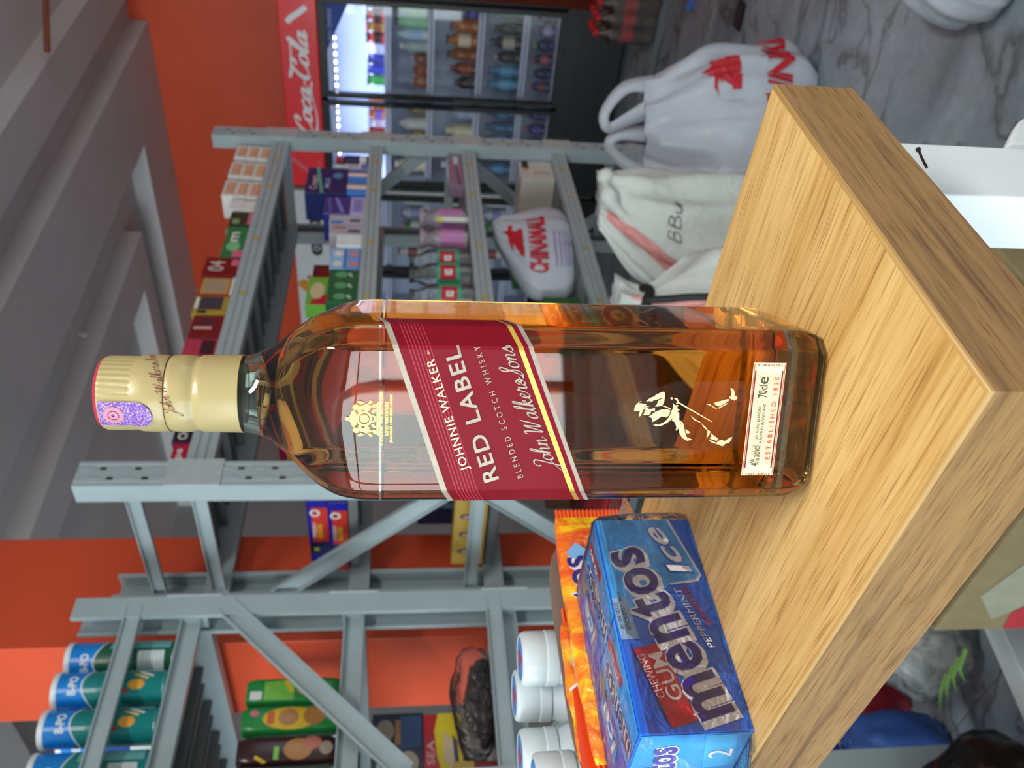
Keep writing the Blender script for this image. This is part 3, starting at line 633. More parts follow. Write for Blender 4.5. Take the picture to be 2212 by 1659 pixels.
# purple duty stamp pasted over the edge of the cap
m_st, N, L, p = newmat('duty_stamp_paper')
tc = N.new('ShaderNodeTexCoord'); ck = N.new('ShaderNodeTexVoronoi'); ck.inputs['Scale'].default_value = 1300; L.new(tc.outputs['Object'], ck.inputs['Vector'])
L.new(ramp(N, L, ck.outputs['Distance'], [(.15, 'c4acd6'), (.5, '7a50a2'), (.75, '684294')]), p.inputs['Base Color']); p.inputs['Roughness'].default_value = .45
SA = lambda s, t: (csurf(s, .2872 - t) if t > 0 else csurf(s, .2872).lerp(Vector((0, 0, .2903)), min(.9, -t / .016)) + Vector((0, 0, .0012 * min(1, -t / .003))))
sw = .0058
def stamp_w(t): return sw * (1 if t < .014 else math.sqrt(max(0, 1 - ((t - .014) / .0062) ** 2)))
stv = gridp(0, 0, 1, 1, 12, 26, lambda u, v: ((-.0092 + (2 * u - 1) * stamp_w(.0202 * v - 0.0), .0201 * v)))
SF = lambda s, t: SA(s, t) + Vector((0, 0, 0))
def stamp_surf(s, t): return SA(s, t)
sp_ = decal(cap, 'duty_stamp', (stv[0], [f[::-1] for f in stv[1]]), lambda a, b: stamp_surf(a, b), m_st, -.00045, label='purple patterned duty stamp pasted over the cap edge')
decal(cap, 'duty_stamp_rosette', (lambda e: (e[0], [f[::-1] for f in e[1]]))(join(ringp(-.0092, .0055, .0038, .0038, .0016, 24), ringp(-.0092, .0055, .0018, .0018, .0011, 16))), lambda a, b: stamp_surf(a, b), mat('pink_rosette', 'dc7f94', .5), -.0007)
MB().add([SA(-.0092 + x, -q) for q in (0, .004, .009) for x in (-sw, 0, sw)], [(0, 1, 4, 3), (1, 2, 5, 4), (3, 4, 7, 6), (4, 5, 8, 7)]).build('duty_stamp_fold', m_st, cap)
# ================================================================ things on the ledge beside the bottle
m_blue = mat('gum_blue', '1c68de', .3, var=.05, vs=60, coat=.3); m_lblue = mat('gum_light_blue', '3fa2ea', .3, var=.18, vs=70, coat=.3)
m_purp = mat('gum_purple', '33207e', .3, var=.05, coat=.3); m_purp2 = mat('gum_purple_light', '5a48a8', .3, coat=.3); m_pw = mat('print_white', 'e8e8ee', .4, var=.02); m_pr = mat('print_red', 'c92437', .35, var=.04)
m_film = filmmat('clear_wrap', 'dfe6f2', .02, .08, .35, 45)
GB = thing('gum_box', 'blue carton of chewing gum in clear wrap on the ledge', 'carton', (.2577, .421, DZ))
gw, gd, gh = .132, .074, .057; gf = boxfr(gw, gd, gh); mm = .001
car = MB().box(-gw / 2, gw / 2, -gd / 2, gd / 2, 0, gh).build('carton', m_blue, GB, bevel=.0008)
def G(fr, name, VF, m, off=.0003, **k): return decal(GB, name, (([(a * mm, b * mm) for a, b in VF[0]]), VF[1]), gf[fr], m, off, **k)
G('f', 'print_panel', poly((62, 56.5), (131.4, 56.5), (131.4, 13.4), (91, 3.4), (87.5, 6), (85.5, 22), (70, 40)), m_lblue)
G('f', 'print_line', poly((131.4, 12.6), (91, 2.6), (86.8, 5.6), (84.8, 22), (86, 22.3), (88.2, 6.6), (91.4, 4), (131.4, 14)), m_pw, .0004)
rd = G('f', 'print_panel', poly((2.6, 40.4), (46, 50.8), (49, 36.1), (5.8, 26.9)), m_pr)
G('f', 'print_line', poly((2.2, 40.6), (46.2, 51.2), (46.0, 52.0), (2.0, 41.6)), m_purp)
def gtx(fr, s, w, h, at, rot, m, off=.0006, **k): return G(fr, 'lettering', txt(s, w, h, at, rot, **k), m, off)
gtx('f', 'CHEWING', 25, 4.2, (18.5, 40.2), .235, m_pw); gtx('f', 'GUM', 27, 8.2, (17.5, 30.6), .22, m_pw, offset=.008)
G('f', 'date_sticker', poly((51.3, 56.2), (51.4, 46.6), (76.8, 48.8), (77, 56.8)), mat('pale_blue_sticker', '8fb2d8', .5), .0005)
gtx('f', '07/09/2025', 16.5, 2.1, (57.6, 53.4), .07, m_ink); gtx('f', '07/09/2027', 15.6, 2.1, (57.2, 49.9), .07, m_ink); gtx('f', '4A137', 6.6, 2.1, (74.4, 51.1), .07, m_ink)
gtx('f', 'mentos', 112.0, 30.0, (6.4, 3.4), .268, m_pw, .0004, offset=.09, space=1.05)
gtx('f', 'mentos', 106.6, 24.3, (9.8, 6.5), .268, m_purp2, .0006, offset=.022, space=1.07); gtx('f', 'mentos', 106, 23.4, (10.3, 6.7), .268, m_purp, .0008, offset=.012, space=1.075)
gtx('f', 'Ice', 38, 13.5, (92.5, 6.2), .36, m_blue, .0006, offset=.06, shear=.25); gtx('f', 'Ice', 36.6, 12.2, (93.0, 7.0), .36, m_pw, .0008, offset=.02, shear=.25)
gtx('f', 'PEPPERMINT', 39.5, 3.6, (45, 7.2), .265, m_pw, shear=.2); gtx('f', 'SUGARFREE', 27.5, 3.2, (58.5, 5.2), .32, m_pr, shear=.2, offset=.01)
gtx('f', 'R', 1.0, 1.0, (128.6, 53.2), .2, m_pw)
m_vio = mat('gum_violet', '4a4fc0', .3, var=.15, vs=80, coat=.3)
for k in range(2):
    x = k * 66
    G('t', 'print_panel', rect(x + 1, 1, x + 65, 73), (m_lblue, m_vio)[0], .0003); G('t', 'print_panel', poly((x + 1, 34), (x + 65, 48), (x + 65, 73), (x + 1, 73)), m_vio, .0004)
    G('t', 'cutout', ell(x + 55, 50, 8, 5.5), mat('card_brown', '8d7f77', .6), .0005); G('t', 'print_panel', poly((x + 16, 42), (x + 50, 49), (x + 50, 66), (x + 12, 58)), m_lblue, .0005)
    gtx('t', 'Ice', 30, 13, (x + 17, 43), .2, m_pw, .0007, offset=.02, shear=.2)
    gtx('t', 'mentos', 58, 15, (x + 3, 16), .22, m_pw, .0006, offset=.08); gtx('t', 'mentos', 56, 13, (x + 4, 17), .22, m_purp, .0008, offset=.02)
    G('t', 'print_panel', poly((x + 34, 10), (x + 63, 16), (x + 63, 22), (x + 33, 16)), m_pr, .0007); gtx('t', 'GUM', 20, 4, (x + 38, 12), .2, m_pw, .0010)
G('l', 'print_panel', rect(1, 1, 73, 56), m_lblue, .0003); G('l', 'print_panel', poly((40, 2), (72, 8), (72, 24), (38, 18)), mat('gum_sky', '53b7ee', .3), .0005)
gtx('l', 'mentos', 60, 17, (4, 26), .15, m_pw, .0006, offset=.09); gtx('l', 'mentos', 58, 15, (5, 27), .15, m_purp2, .0008, offset=.02); gtx('l', '2', 8, 12, (50, 6), .1, m_pw, .0008)
# wrap: a loose sleeve round the carton, gathered into crimped fins at both ends
def wrapring(x, sy, sz, dz, n=44):
    out = []
    for i in range(n):
        a = 2 * pi * i / n; c, s = math.cos(a), math.sin(a); k = max(abs(c), abs(s)); c, s = c / k, s / k
        w = .0009 * noise.noise((x * 90, a * 2.2, 3.1)) + .0006 * noise.noise((x * 30, a * 5, 7))
        out.append((x, c * (gd / 2 * sy + .0012 + w), dz + (gh / 2) * sz * s + (gh / 2) + s * (.0012 + w)))
    return out
wr = [wrapring(x, sy, sz, dz) for x, sy, sz, dz in [(-.098, .70, .10, -.020), (-.092, .72, .08, -.018), (-.086, .70, .12, -.016), (-.078, .84, .55, -.008), (-.0675, 1, 1, 0)] + [(-.0675 + .0045 * k, 1, 1, 0) for k in range(1, 30)] + [(.0675, 1, 1, 0), (.074, .86, .62, -.006), (.082, .62, .22, -.004), (.087, .42, .10, 0), (.093, .60, .08, .004), (.099, .66, .10, .006)]]
wrb = MB(); wrb.loft([[(a, b, max(.0006, c)) for a, b, c in r] for r in wr], False, False); wrb.build('clear_wrap', m_film, GB, smooth=25)
# ---- orange sweet pouches
def flame(name):
    m, N, L, p = newmat(name); a = stretched(N, L, (14, 14, 9), 3.2, 5, 1.2)
    L.new(ramp(N, L, a, [(.34, 'e0521c'), (.46, 'ee7a1a'), (.55, 'f39a1c'), (.62, 'f8d21e'), (.72, 'f2841a')]), p.inputs['Base Color'])
    p.inputs['Roughness'].default_value = .22; p.inputs['Coat Weight'].default_value = .5
    n2 = stretched(N, L, (60, 60, 60), 2, 4, 1); b = N.new('ShaderNodeBump'); b.inputs['Strength'].default_value = .5; b.inputs['Distance'].default_value = .004; L.new(n2, b.inputs['Height']); L.new(b.outputs[0], p.inputs['Normal']); return m
m_fl = flame('orange_flame_foil'); m_crimp = mat('orange_crimp', 'e2561d', .3, coat=.3)
def pouch(name, label, cat, loc, rz, L_, T, H, m, mc, tilt=0, seed=0, crimp=.012):
    t = thing(name, label, cat, loc, rz); rings = []; n = 28; K = 26
    for j in range(K + 1):
        u = j / K; x = (u - .5) * L_; e = min(1, (1 - abs(2 * u - 1) ** 5)); th = T * (.06 + .94 * e); hh = H * (.90 + .10 * e)
        ring = []
        for i in range(n):
            a = 2 * pi * i / n; c, s = math.cos(a), math.sin(a)
            yy = th / 2 * (abs(c) ** .75) * (1 if c > 0 else -1); zz = hh / 2 * (abs(s) ** .7) * (1 if s > 0 else -1)
            w = .0022 * noise.noise((x * 45 + seed, a * 1.6, seed)) * e
            ring.append((x, yy + w - tilt * zz, H / 2 + zz + w * .6))
        rings.append(ring)
    b = MB(); b.loft([[(p[0], p[1], max(.0002, p[2])) for p in r] for r in rings], True, True); b.build('foil_bag', m, t, smooth=40)
    for sg in (-1, 1):
        cm = MB(); x0 = sg * L_ / 2; k = 40
        z = lambda i: H * .06 + H * .88 * i / k
        vs = []
        for i in range(k + 1):
            vs += [(x0 - sg * .002, .0006 * (-1) ** i - tilt * (z(i) - H / 2), z(i)), (x0 + sg * (crimp + (.0008 if i % 2 else 0)), .0006 * (-1) ** i - tilt * (z(i) - H / 2), z(i))]
        cm.add(vs, [(2 * i, 2 * i + 1, 2 * i + 3, 2 * i + 2) for i in range(k)]); cm.build('crimped_end', mc, t)
    return t
PA = pouch('sweet_pouch', 'orange and yellow foil sweet pouch standing behind the blue gum carton', 'pouch', (.3075, .4686, DZ), 0, .180, .0175, .064, m_fl, m_crimp, seed=2, crimp=.007)
pf = FR((-.08, -.0094, .0), (1, 0, 0), (0, 0, 1)); pt = FR((-.08, -.004, .0640), (1, 0, 0), (0, 1, 0))
decal(PA, 'lettering', txt('mentos', .085, .020, (.045, .035), .12, offset=.07), pf, m_pw, .0012); decal(PA, 'lettering', txt('mentos', .083, .018, (.046, .036), .12, offset=.01), pf, m_purp, .0016)
decal(PA, 'print_panel', poly((.118, .046), (.130, .060), (.139, .052), (.128, .040)), pf, mat('sky_print', '7fb6ea', .3), .0012)
# brown display tray with a second, smaller pouch in it
m_tray = mat('brown_tray_card', '7d6a60', .5, var=.08, vs=40)
TR = thing('display_tray', 'open brown card tray standing behind the orange pouch', 'tray', (.309, .4855, DZ))
def trw(x0, y0, x1, y1, zf, th=.0012):
    n = 14; vs = []
    d = Vector((x1 - x0, y1 - y0, 0)).normalized(); nn = Vector((-d.y, d.x, 0)) * th
    for i in range(n + 1):
        u = i / n; p = Vector((x0 + (x1 - x0) * u, y0 + (y1 - y0) * u, 0)); z = zf(u)
        vs += [p, p + Vector((0, 0, z)), p + nn + Vector((0, 0, z)), p + nn]
    fs = []
    for i in range(n): k = 4 * i; fs += [(k, k + 4, k + 5, k + 1), (k + 1, k + 5, k + 6, k + 2), (k + 2, k + 6, k + 7, k + 3), (k + 3, k + 7, k + 4, k)]
    return MB().add(vs, fs + [(0, 1, 2, 3), (4 * n, 4 * n + 3, 4 * n + 2, 4 * n + 1)])
trw(.083, .0065, -.100, .0065, lambda u: .068 - .012 * (abs(2 * u - 1) ** 6)).build('back_wall', m_tray, TR, smooth=40)
trw(-.100, -.0075, .083, -.0075, lambda u: .030 + .010 * math.sin(u * 3)).build('front_wall', m_tray, TR, smooth=40)
for x in (-.100, .083): MB().box(x - .0006, x + .0006, -.0075, .0065, 0, .050).build('side_wall', m_tray, TR)
MB().box(-.100, .083, -.0075, .0065, 0, .0012).build('base', m_tray, TR)
PB = pouch('sweet_pouch', 'red-orange foil sweet pouch tucked inside the brown tray', 'pouch', (.272, .4850, DZ + .0013), 0, .100, .0085, .066, m_fl, m_crimp, seed=9, crimp=.010)
pf2 = FR((-.052, -.0058, 0), (1, 0, 0), (0, 0, 1))
decal(PB, 'print_panel', poly((0, .0), (.104, .0), (.104, .022), (.062, .050), (.05, .064), (.0, .066)), pf2, mat('red_orange_print', 'd8431c', .25, coat=.4), .0008)
decal(PB, 'print_line', poly((.062, .050), (.050, .066), (.0478, .066), (.0605, .0485)), pf2, m_pw, .0011); decal(PB, 'print_panel', ell(.068, .058, .006, .004), pf2, mat('sky_print', '7fb6ea', .3), .0011)
# ---- white gum bottles
m_wp = mat('white_plastic', 'c4cfd2', .35, var=.02, vs=40); m_cb = mat('cap_print_blue', '4a86c8', .4, var=.2, vs=120)
def gum_bottle(loc, label, tilt=0, az=0):
    t = thing('gum_bottle', label, 'bottle', loc, az, 'white chewing gum bottles on the ledge'); t.rotation_euler = (0, tilt, az)
    MB().lathe([(.0175, 0), (.0200, .002), (.0205, .006), (.0205, .050), (.0195, .056), (.0178, .060), (.0172, .066)], 40).build('body', m_wp, t, smooth=40)
    c = MB().lathe([(.0183, .0645), (.0186, .066), (.0186, .072), (.0181, .0725), (.0181, .0735), (.0183, .074), (.0181, .086), (.0170, .0885), (.0150, .0892), (.0148, .0888), (.0001, .0888)], 40, cap1=False).build('cap', m_wp, t, smooth=40)
    MB().lathe([(.0142, .0890), (.0001, .0890)], 28, cap0=False, cap1=False).build('cap_print', m_cb, c)
    MB().lathe([(.0003, .0892), (.009, .0892)], 3, cap0=False, cap1=False).build('cap_logo', m_pr, c)
    MB().lathe([(.0207, .010), (.0207, .048)], 40, cap0=False, cap1=False).build('wrap_label', mat('wrap_label_blue', '3d86cf', .35, var=.25, vs=60), t, smooth=60)
    f = lambda a, b: Vector((.0209 * math.cos(a / .0209 - 2.3), .0209 * math.sin(a / .0209 - 2.3), b))
    decal(t, 'lettering', txt('mentos', .046, .016, (-.023, .022), .12, offset=.08), f, m_pw, .0002, cuts=.004); decal(t, 'lettering', txt('mentos', .044, .014, (-.022, .023), .12, offset=.02), f, m_purp, .0005, cuts=.004)
    decal(t, 'print_panel', gridp(-.018, .012, -.004, .018, 4, 1), f, m_pr, .0004); return t
gum_bottle((.318, .5215, DZ), 'upright white gum bottle nearest the whisky bottle behind the brown tray')
gum_bottle((.316, .566, DZ), 'white gum bottle standing furthest back on the ledge')
gum_bottle((.232, .5205, DZ), 'slightly tilted white gum bottle with its wrap label facing the camera', 0, .5)
gum_bottle((.272, .568, DZ), 'white gum bottle at the left frame edge beside the tilted one')
# nail under the ledge
a, b = onY(1984, 324, .158), onY(2002, 362, .158)
nl = thing('nail', 'bent dark nail sticking out from under the counter ledge', 'nail', a)
MB(a).tube([a, a.lerp(b, .5) + Vector((0, 0, .0002)), b], .0006, 8).build('shank', mat('rusty_steel', '3a2c24', .5, metal=.6), nl, smooth=50)
d = (b - a).normalized(); MB(a).tube([a - d * .0006, a], .0013, 10).build('head', _M['rusty_steel'], nl)
# ================================================================ on the floor under the ledge
m_kraft = mat('kraft_card', '8a7a58', .8, var=.08, vs=20, bump=.1, bs=120); m_kraft_d = mat('kraft_inner', '6b5c40', .85, var=.08)
K = onZ(2014, 1358, .40); K2 = onZ(2212, 1105, .40)
ang = math.atan2(K2.y - K.y, K2.x - K.x)
CB = thing('cardboard_box', 'open printed cardboard box on the floor under the ledge', 'box', (K.x, K.y, 0), ang)
bl = .55; bw = .34
for y0, nm, x0, x1 in ((0, 'side_wall', 0, bl), (bw, 'side_wall', 0, bl)): MB().box(x0, x1, y0 - .003, y0 + .003, .002, .40).build(nm, m_kraft, CB)
for x in (0, bl): MB().box(x - .003, x + .003, .003, bw - .003, .002, .40).build('end_wall', m_kraft, CB)
MB().box(0, bl, 0, bw, .002, .008).build('base', m_kraft_d, CB)
for q, (x0, x1) in enumerate(((0.01, bl * .5), (bl * .5, bl - .01))):
    MB().add([(x0, .004, .398), (x1, .004, .398), (x1 - .01, .12, .36 - q * .03), (x0 + .02, .13, .35)], [(0, 1, 2, 3)]).build('flap', m_kraft, CB, solid=.004)
MB().add([(.005, .01, .398), (.005, bw - .01, .398), (.10, bw - .03, .33), (.10, .03, .33)], [(0, 1, 2, 3)]).build('flap', m_kraft, CB, solid=.004)
bxf = FR((0, -.003, 0), (1, 0, 0), (0, 0, 1)); sgn = 1
decal(CB, 'print_panel', poly((.03, .31), (.10, .365), (.20, .33), (.22, .28), (.10, .24)), bxf, mat('pale_print', '9c9a86', .6), .001); decal(CB, 'print_panel', poly((.001, .275), (.05, .285), (.16, .19), (.20, .10), (.001, .10)), bxf, mat('box_red', 'b8323a', .55), .0012)
# white square tube lying on the floor in front of the bags
a, b = onZ(2140, 1340, .05), onZ(2212, 1502, .05); d = (b - a); d.z = 0; d.normalize(); q0, q1 = a - d * .20, b + d * .10
fb = thing('square_tube', 'white square steel tube lying on the floor beside the cardboard box', 'tube', (a.x, a.y, 0)); bo = (a.x, a.y, 0)
MB(bo).bar((q0.x, q0.y, .0275), (q1.x, q1.y, .0275), .055, .053).build('tube', m_wht, fb, bevel=.003)
def blob(name, label, cat, c, rx, ry, rz, m, seed, amp=.18, fr=3.0, rzr=0, n=40, k=22, z0=0, fold=.06, parent=None, group=None):
    """slumped soft bag: lumpy closed surface flattened where it rests"""
    b = MB(); rings = []
    for j in range(1, k):
        v = pi * j / k; ring = []
        for i in range(n):
            a = 2 * pi * i / n; d = Vector((math.sin(v) * math.cos(a), math.sin(v) * math.sin(a), -math.cos(v)))
            q = 1 + amp * noise.noise(d * fr * .6 + Vector((seed, seed * 2, 0))) + fold * noise.noise(d * fr * 2.2 + Vector((seed * 3, 0, 1))) + fold * .5 * (1 - abs(2 * noise.noise(d * fr * 4 + Vector((0, seed, 2)))))
            ring.append((d.x * rx * q, d.y * ry * q, max(z0 + .001, rz + d.z * rz * q)))
        rings.append(ring)
    b.loft(rings, True, True)
    o = b.build(name, m, parent, smooth=70)
    if not parent: o.location = c; o.rotation_euler = (0, 0, rzr); tag(o, label, cat, group)
    return o
m_black = mat('black_bag_plastic', '0d0e0e', .28, var=.2, bump=.35, bs=22); m_pbag = filmmat('milky_bag_film', 'c6cccd', .42, .18, .8, 14)
m_bluebag = mat('blue_bag', '3a5fa8', .4, bump=.3, bs=25); m_redbag = mat('red_bag', '8e2230', .4, bump=.3, bs=25); m_star = mat('navy_print', '1d1f7a', .4); m_pinkbag = filmmat('pinkish_film', 'b7b2c4', .45, .2, .8, 18)
blob('contents_bag', 'dark bundle showing through the clear plastic bag under the ledge', 'bag', (1.03, 1.60, 0), .075, .06, .09, m_black, 3, amp=.2)
pbag = blob('clear_plastic_bag', 'clear wrinkled plastic bag with green stalks on the floor', 'bag', (1.02, 1.60, 0), .15, .10, .13, m_pbag, 5, amp=.25, fold=.1)
st_ = thing('spring_onion_bunch', 'few green stalks lying on the clear plastic bag', 'vegetable', (.86, 1.52, .16))
for k in range(4): MB().tube([(.0, -.03 * k, .0), (-.03, .02 - .03 * k, .02), (-.04, .08 - .04 * k, .0)], [.005, .004, .001], 6).build('stalk', mat('green_stalk', '7fae5a', .5), st_, smooth=50)
blob('black_bag', 'black plastic bag slumped on the floor at the lower left', 'bag', (.62, 1.58, 0), .12, .13, .14, m_black, 8, amp=.2, fold=.12)
blob('red_bag', 'crumpled red plastic bag under the ledge edge', 'bag', (1.04, 1.94, 0), .10, .09, .14, m_redbag, 11, amp=.2, fold=.12)
blob('pale_film_bag', 'pale see-through film bag between the red and blue bags', 'bag', (.82, 2.03, 0), .085, .10, .15, m_pinkbag, 14, amp=.2, fold=.12)
blob('blue_bag', 'dull blue plastic bag beside the pale film bag on the floor', 'bag', (.86, 1.84, 0), .08, .06, .13, m_bluebag, 17, amp=.2, fold=.12)
sb = thing('star_pack', 'navy blue packet printed with white stars lying on the bags', 'packet', (.84, 1.86, .285))
MB().add([(-.06, -.05, 0), (.06, -.05, .02), (.07, .06, .05), (-.05, .06, .03)], [(0, 1, 2, 3)]).build('packet', m_star, sb, solid=.01)
stp = FR((-.06, -.05, .006), (1, 0, .16), (0, 1, .27))
def star(cx, cy, r): return [(cx + (r if i % 2 == 0 else r * .4) * math.sin(pi * i / 5), cy + (r if i % 2 == 0 else r * .4) * math.cos(pi * i / 5)) for i in range(10)], [tuple(range(10))]
decal(sb, 'printed_stars', join(star(.03, .03, .012), star(.07, .05, .014), star(.05, .085, .012), star(.095, .03, .012), star(.02, .075, .01)), stp, m_pw, .002)
# ================================================================ goods on the long rack
def C(h, rough=.45, **k): return mat('print_' + h, h, rough, var=.05, vs=40, **k)
def carton(name, label, cat, x0, x1, yf, dep, z0, h, m, prints=(), group=None, rz=0):
    w = x1 - x0; t = thing(name, label, cat, ((x0 + x1) / 2, yf + dep / 2, z0), rz, group)
    MB().box(-w / 2, w / 2, -dep / 2, dep / 2, 0, h).build('carton', m, t, bevel=min(.0015, h * .05)); fr = boxfr(w, dep, h)
    dims = {'f': (w, h), 'l': (dep, h), 't': (w, dep), 'r': (dep, h)}
    for q in prints:
        f, kind, a, pm = q[:4]; W_, H_ = dims[f]; off = q[4] if len(q) > 4 else .0006
        if kind == 'r': VF = rect(a[0] * W_, a[1] * H_, a[2] * W_, a[3] * H_); nm = 'print_panel'
        elif kind == 'e': VF = ell(a[0] * W_, a[1] * H_, a[2] * W_, a[3] * H_); nm = 'print_panel'
        elif kind == 'p': VF = poly(*[(u * W_, v * H_) for u, v in a]); nm = 'print_panel'
        else: VF = txt(kind, a[2] * W_, a[3] * H_, (a[0] * W_, a[1] * H_), offset=.02); nm = 'lettering'; off += .0006
        decal(t, nm, VF, fr[f], pm, off)
    return t
Z1, Z2, Z3, Z4 = [z + .0003 for z in SH[:4]]
wht, org, grn, dgr, red, drd, gld, ylw, blu, nav, pnk, lbl, blk, mar, brn = [C(h) for h in ('e4e2de', 'd98a3e', '1f7a46', '2c3a26', 'b3202c', '7a1218', 'b89a4a', 'e0b41e', '2a55b8', '17255e', 'd96a88', '8fc0e6', '1a1a1c', '5e1420', 'a07a52')]
# small white packs with orange print, three stacks of three
for c, (xa, xb) in enumerate(((3.00, 3.105), (2.855, 2.965), (2.715, 2.825))):
    for r in range(3):
        carton('tea_pack', 'white pack with orange print, %s row of the %s stack on the top shelf' % (('bottom', 'middle', 'top')[r], ('farthest right', 'middle', 'left')[c]), 'pack', xa + .004 * r, xb + .004 * r, 1.50, .09, Z1 + r * .0425, .042, wht,
               [('f', 'r', (.12, .18, .88, .80), C('d9a98a')), ('f', 'r', (.12, .10, .88, .24), org), ('t', 'r', (0, 0, 1, .2), org)], 'white packs stacked on the top shelf')
carton('tea_pack', 'white pack turned end-on at the left of the white stacks', 'pack', 2.625, 2.69, 1.50, .10, Z1, .042, wht, [('l', 'r', (.1, .2, .9, .4), org)], 'white packs stacked on the top shelf')
carton('tea_pack', 'upper white pack turned end-on left of the white stacks', 'pack', 2.630, 2.695, 1.50, .10, Z1 + .0425, .045, wht, [('l', 'r', (.1, .2, .9, .4), org)], 'white packs stacked on the top shelf')
carton('herb_box', 'dark olive green box beside the white packs on the top shelf', 'box', 2.53, 2.615, 1.50, .10, Z1, .075, dgr, [('f', 'r', (.1, .55, .45, .85), C('8aa070')), ('f', 'r', (.05, .05, .95, .22), pnk)])
carton('mint_box', 'bright green box with a pink band on the top shelf', 'box', 2.335, 2.52, 1.50, .10, Z1, .070, grn, [('f', 'e', (.35, .55, .16, .3), C('7fc08a')), ('f', 'r', (.0, .0, .22, .5), pnk), ('f', 'm', (.5, .4, .3, .35), wht)])
carton('coffee_box', 'dark red box marked 04 on the top shelf', 'box', 2.222, 2.325, 1.495, .10, Z1, .105, drd, [('f', '04', (.25, .42, .55, .45), C('c9b6b0')), ('f', 'r', (.55, .05, .9, .25), pnk)])
carton('spice_box', 'box with a pale gold framed panel on the top shelf', 'box', 2.125, 2.215, 1.495, .09, Z1, .098, red, [('f', 'r', (.06, .15, .94, .95), gld), ('f', 'r', (.16, .25, .84, .85), C('a8907c'), .0009), ('f', 'r', (.0, .0, 1, .1), wht)])
carton('spice_box', 'yellow box with a dark square panel on the top shelf', 'box', 2.03, 2.118, 1.495, .09, Z1, .098, C('a8902e'), [('f', 'r', (.25, .2, .95, .85), C('3c3a48')), ('f', 'r', (.05, .6, .2, .85), blk), ('f', 'r', (.3, .88, .9, .97), wht)])
carton('coffee_box', 'dark red glossy box left of the yellow one on the top shelf', 'box', 1.925, 2.022, 1.495, .09, Z1, .088, drd, [('f', 'r', (.35, .35, .48, .9), C('c9a6a0')), ('f', 'r', (.6, .3, .85, .8), C('4a2a30'))])
carton('sweet_box', 'shiny pink-red packet behind the bottle cap on the top shelf', 'packet', 1.84, 1.918, 1.495, .09, Z1, .09, C('b83a50', .2), [('f', 'r', (.1, .1, .9, .5), C('3a1a24'))])
carton('charcoal_box', 'black box lettered CHAR just left of the bottle cap', 'box', 1.515, 1.60, 1.495, .09, Z1, .048, blk, [('f', 'CHAR', (.1, .3, .8, .45), wht), ('l', 'r', (0, 0, 1, 1), C('8a2a7a'))])
carton('sweet_box', 'small crimson packet beside the black CHAR box', 'packet', 1.44, 1.51, 1.495, .09, Z1, .040, C('b0203a', .25), [('f', 'ps', (.25, .3, .5, .4), wht)])
carton('cooking_box', 'red carton far back on the top shelf', 'box', 1.62, 1.83, 1.60, .12, Z1, .06, red, [('f', 'r', (.1, .3, .9, .7), drd)])
# ---- second shelf
for k, (xa, c1) in enumerate(((3.075, red), (3.02, nav))):
    t = thing('spray_can', ('red-topped' if k == 0 else 'navy-topped') + ' slim spray can at the right end of the second shelf', 'can', (xa, 1.53, Z2))
    MB().lathe([(.02, 0), (.022, .003), (.022, .085), (.018, .095), (.012, .10)], 24).build('body', nav if k == 0 else mar, t, smooth=40)
    MB().lathe([(.0165, .096), (.0165, .118), (.013, .124), (.001, .125)], 20, cap0=True, cap1=False).build('cap', c1, t, smooth=40); MB().lathe([(.0223, .01), (.0223, .035)], 24, cap0=False, cap1=False).build('label', wht, t, smooth=40)
carton('toothpaste_box', 'white and blue carton at the right end of the second shelf', 'carton', 2.96, 2.995, 1.50, .12, Z2, .085, wht, [('f', 'r', (.0, .0, 1, .3), C('3a86d8')), ('f', 'r', (.2, .1, .5, .3), red, .001), ('f', 'r', (.2, .4, .8, .9), C('a8b4c4'))])
carton('toothpaste_box', 'second white and blue carton beside the navy carton', 'carton', 2.955, 2.99, 1.50, .12, Z2 + .0855, .045, lbl, [('f', 'r', (.2, .1, .8, .8), wht)])
carton('biscuit_carton', 'navy blue carton with pale lettering stacked high on the second shelf', 'carton', 2.755, 2.945, 1.495, .11, Z2 + .068, .145, nav, [('f', 'p', ((.0, .55), (1, .72), (1, .80), (.0, .62)), C('5fa89a')), ('f', 'Cream', (.12, .72, .55, .18), C('c9b0b0')), ('f', 'MILK', (.2, .42, .4, .12), C('9fb0d8')), ('f', 'e', (.7, .25, .12, .12), C('4a86b8'))])
carton('soap_box', 'blue, white and red striped soap box under the navy carton', 'box', 2.86, 2.945, 1.495, .10, Z2, .068, C('3a86d8'), [('f', 'r', (.3, 0, .6, 1), wht), ('f', 'r', (.6, 0, .75, 1), red)])
carton('soap_box', 'second striped soap box left of the first under the navy carton', 'box', 2.765, 2.85, 1.495, .10, Z2, .068, C('3a86d8'), [('f', 'r', (.3, 0, .6, 1), wht), ('f', 'r', (.6, 0, .75, 1), C('c98a50'))])
carton('tissue_pack', 'shiny dark blue pack in film on the second shelf', 'pack', 2.625, 2.745, 1.50, .11, Z2 + .05, .09, C('2c3a86', .15), [('f', 'p', ((.1, .2), (.9, .5), (.9, .6), (.1, .35)), C('7f8cd0')), ('f', 'p', ((.1, .7), (.9, .8), (.9, .85), (.1, .75)), C('6a78c0'))])
carton('tissue_pack', 'lavender and white pack under the dark blue one', 'pack', 2.625, 2.745, 1.50, .11, Z2, .0495, C('b4aee0', .2), [('f', 'r', (.15, .2, .85, .8), C('8a86c0'))])
carton('milk_powder_box', 'pale box with dark print on the second shelf', 'box', 2.56, 2.618, 1.50, .10, Z2, .115, C('b9b4c0'), [('f', 'r', (.2, .1, .5, .4), C('4a5078')), ('f', 'r', (.0, .6, .3, .95), C('3a78c8'))])
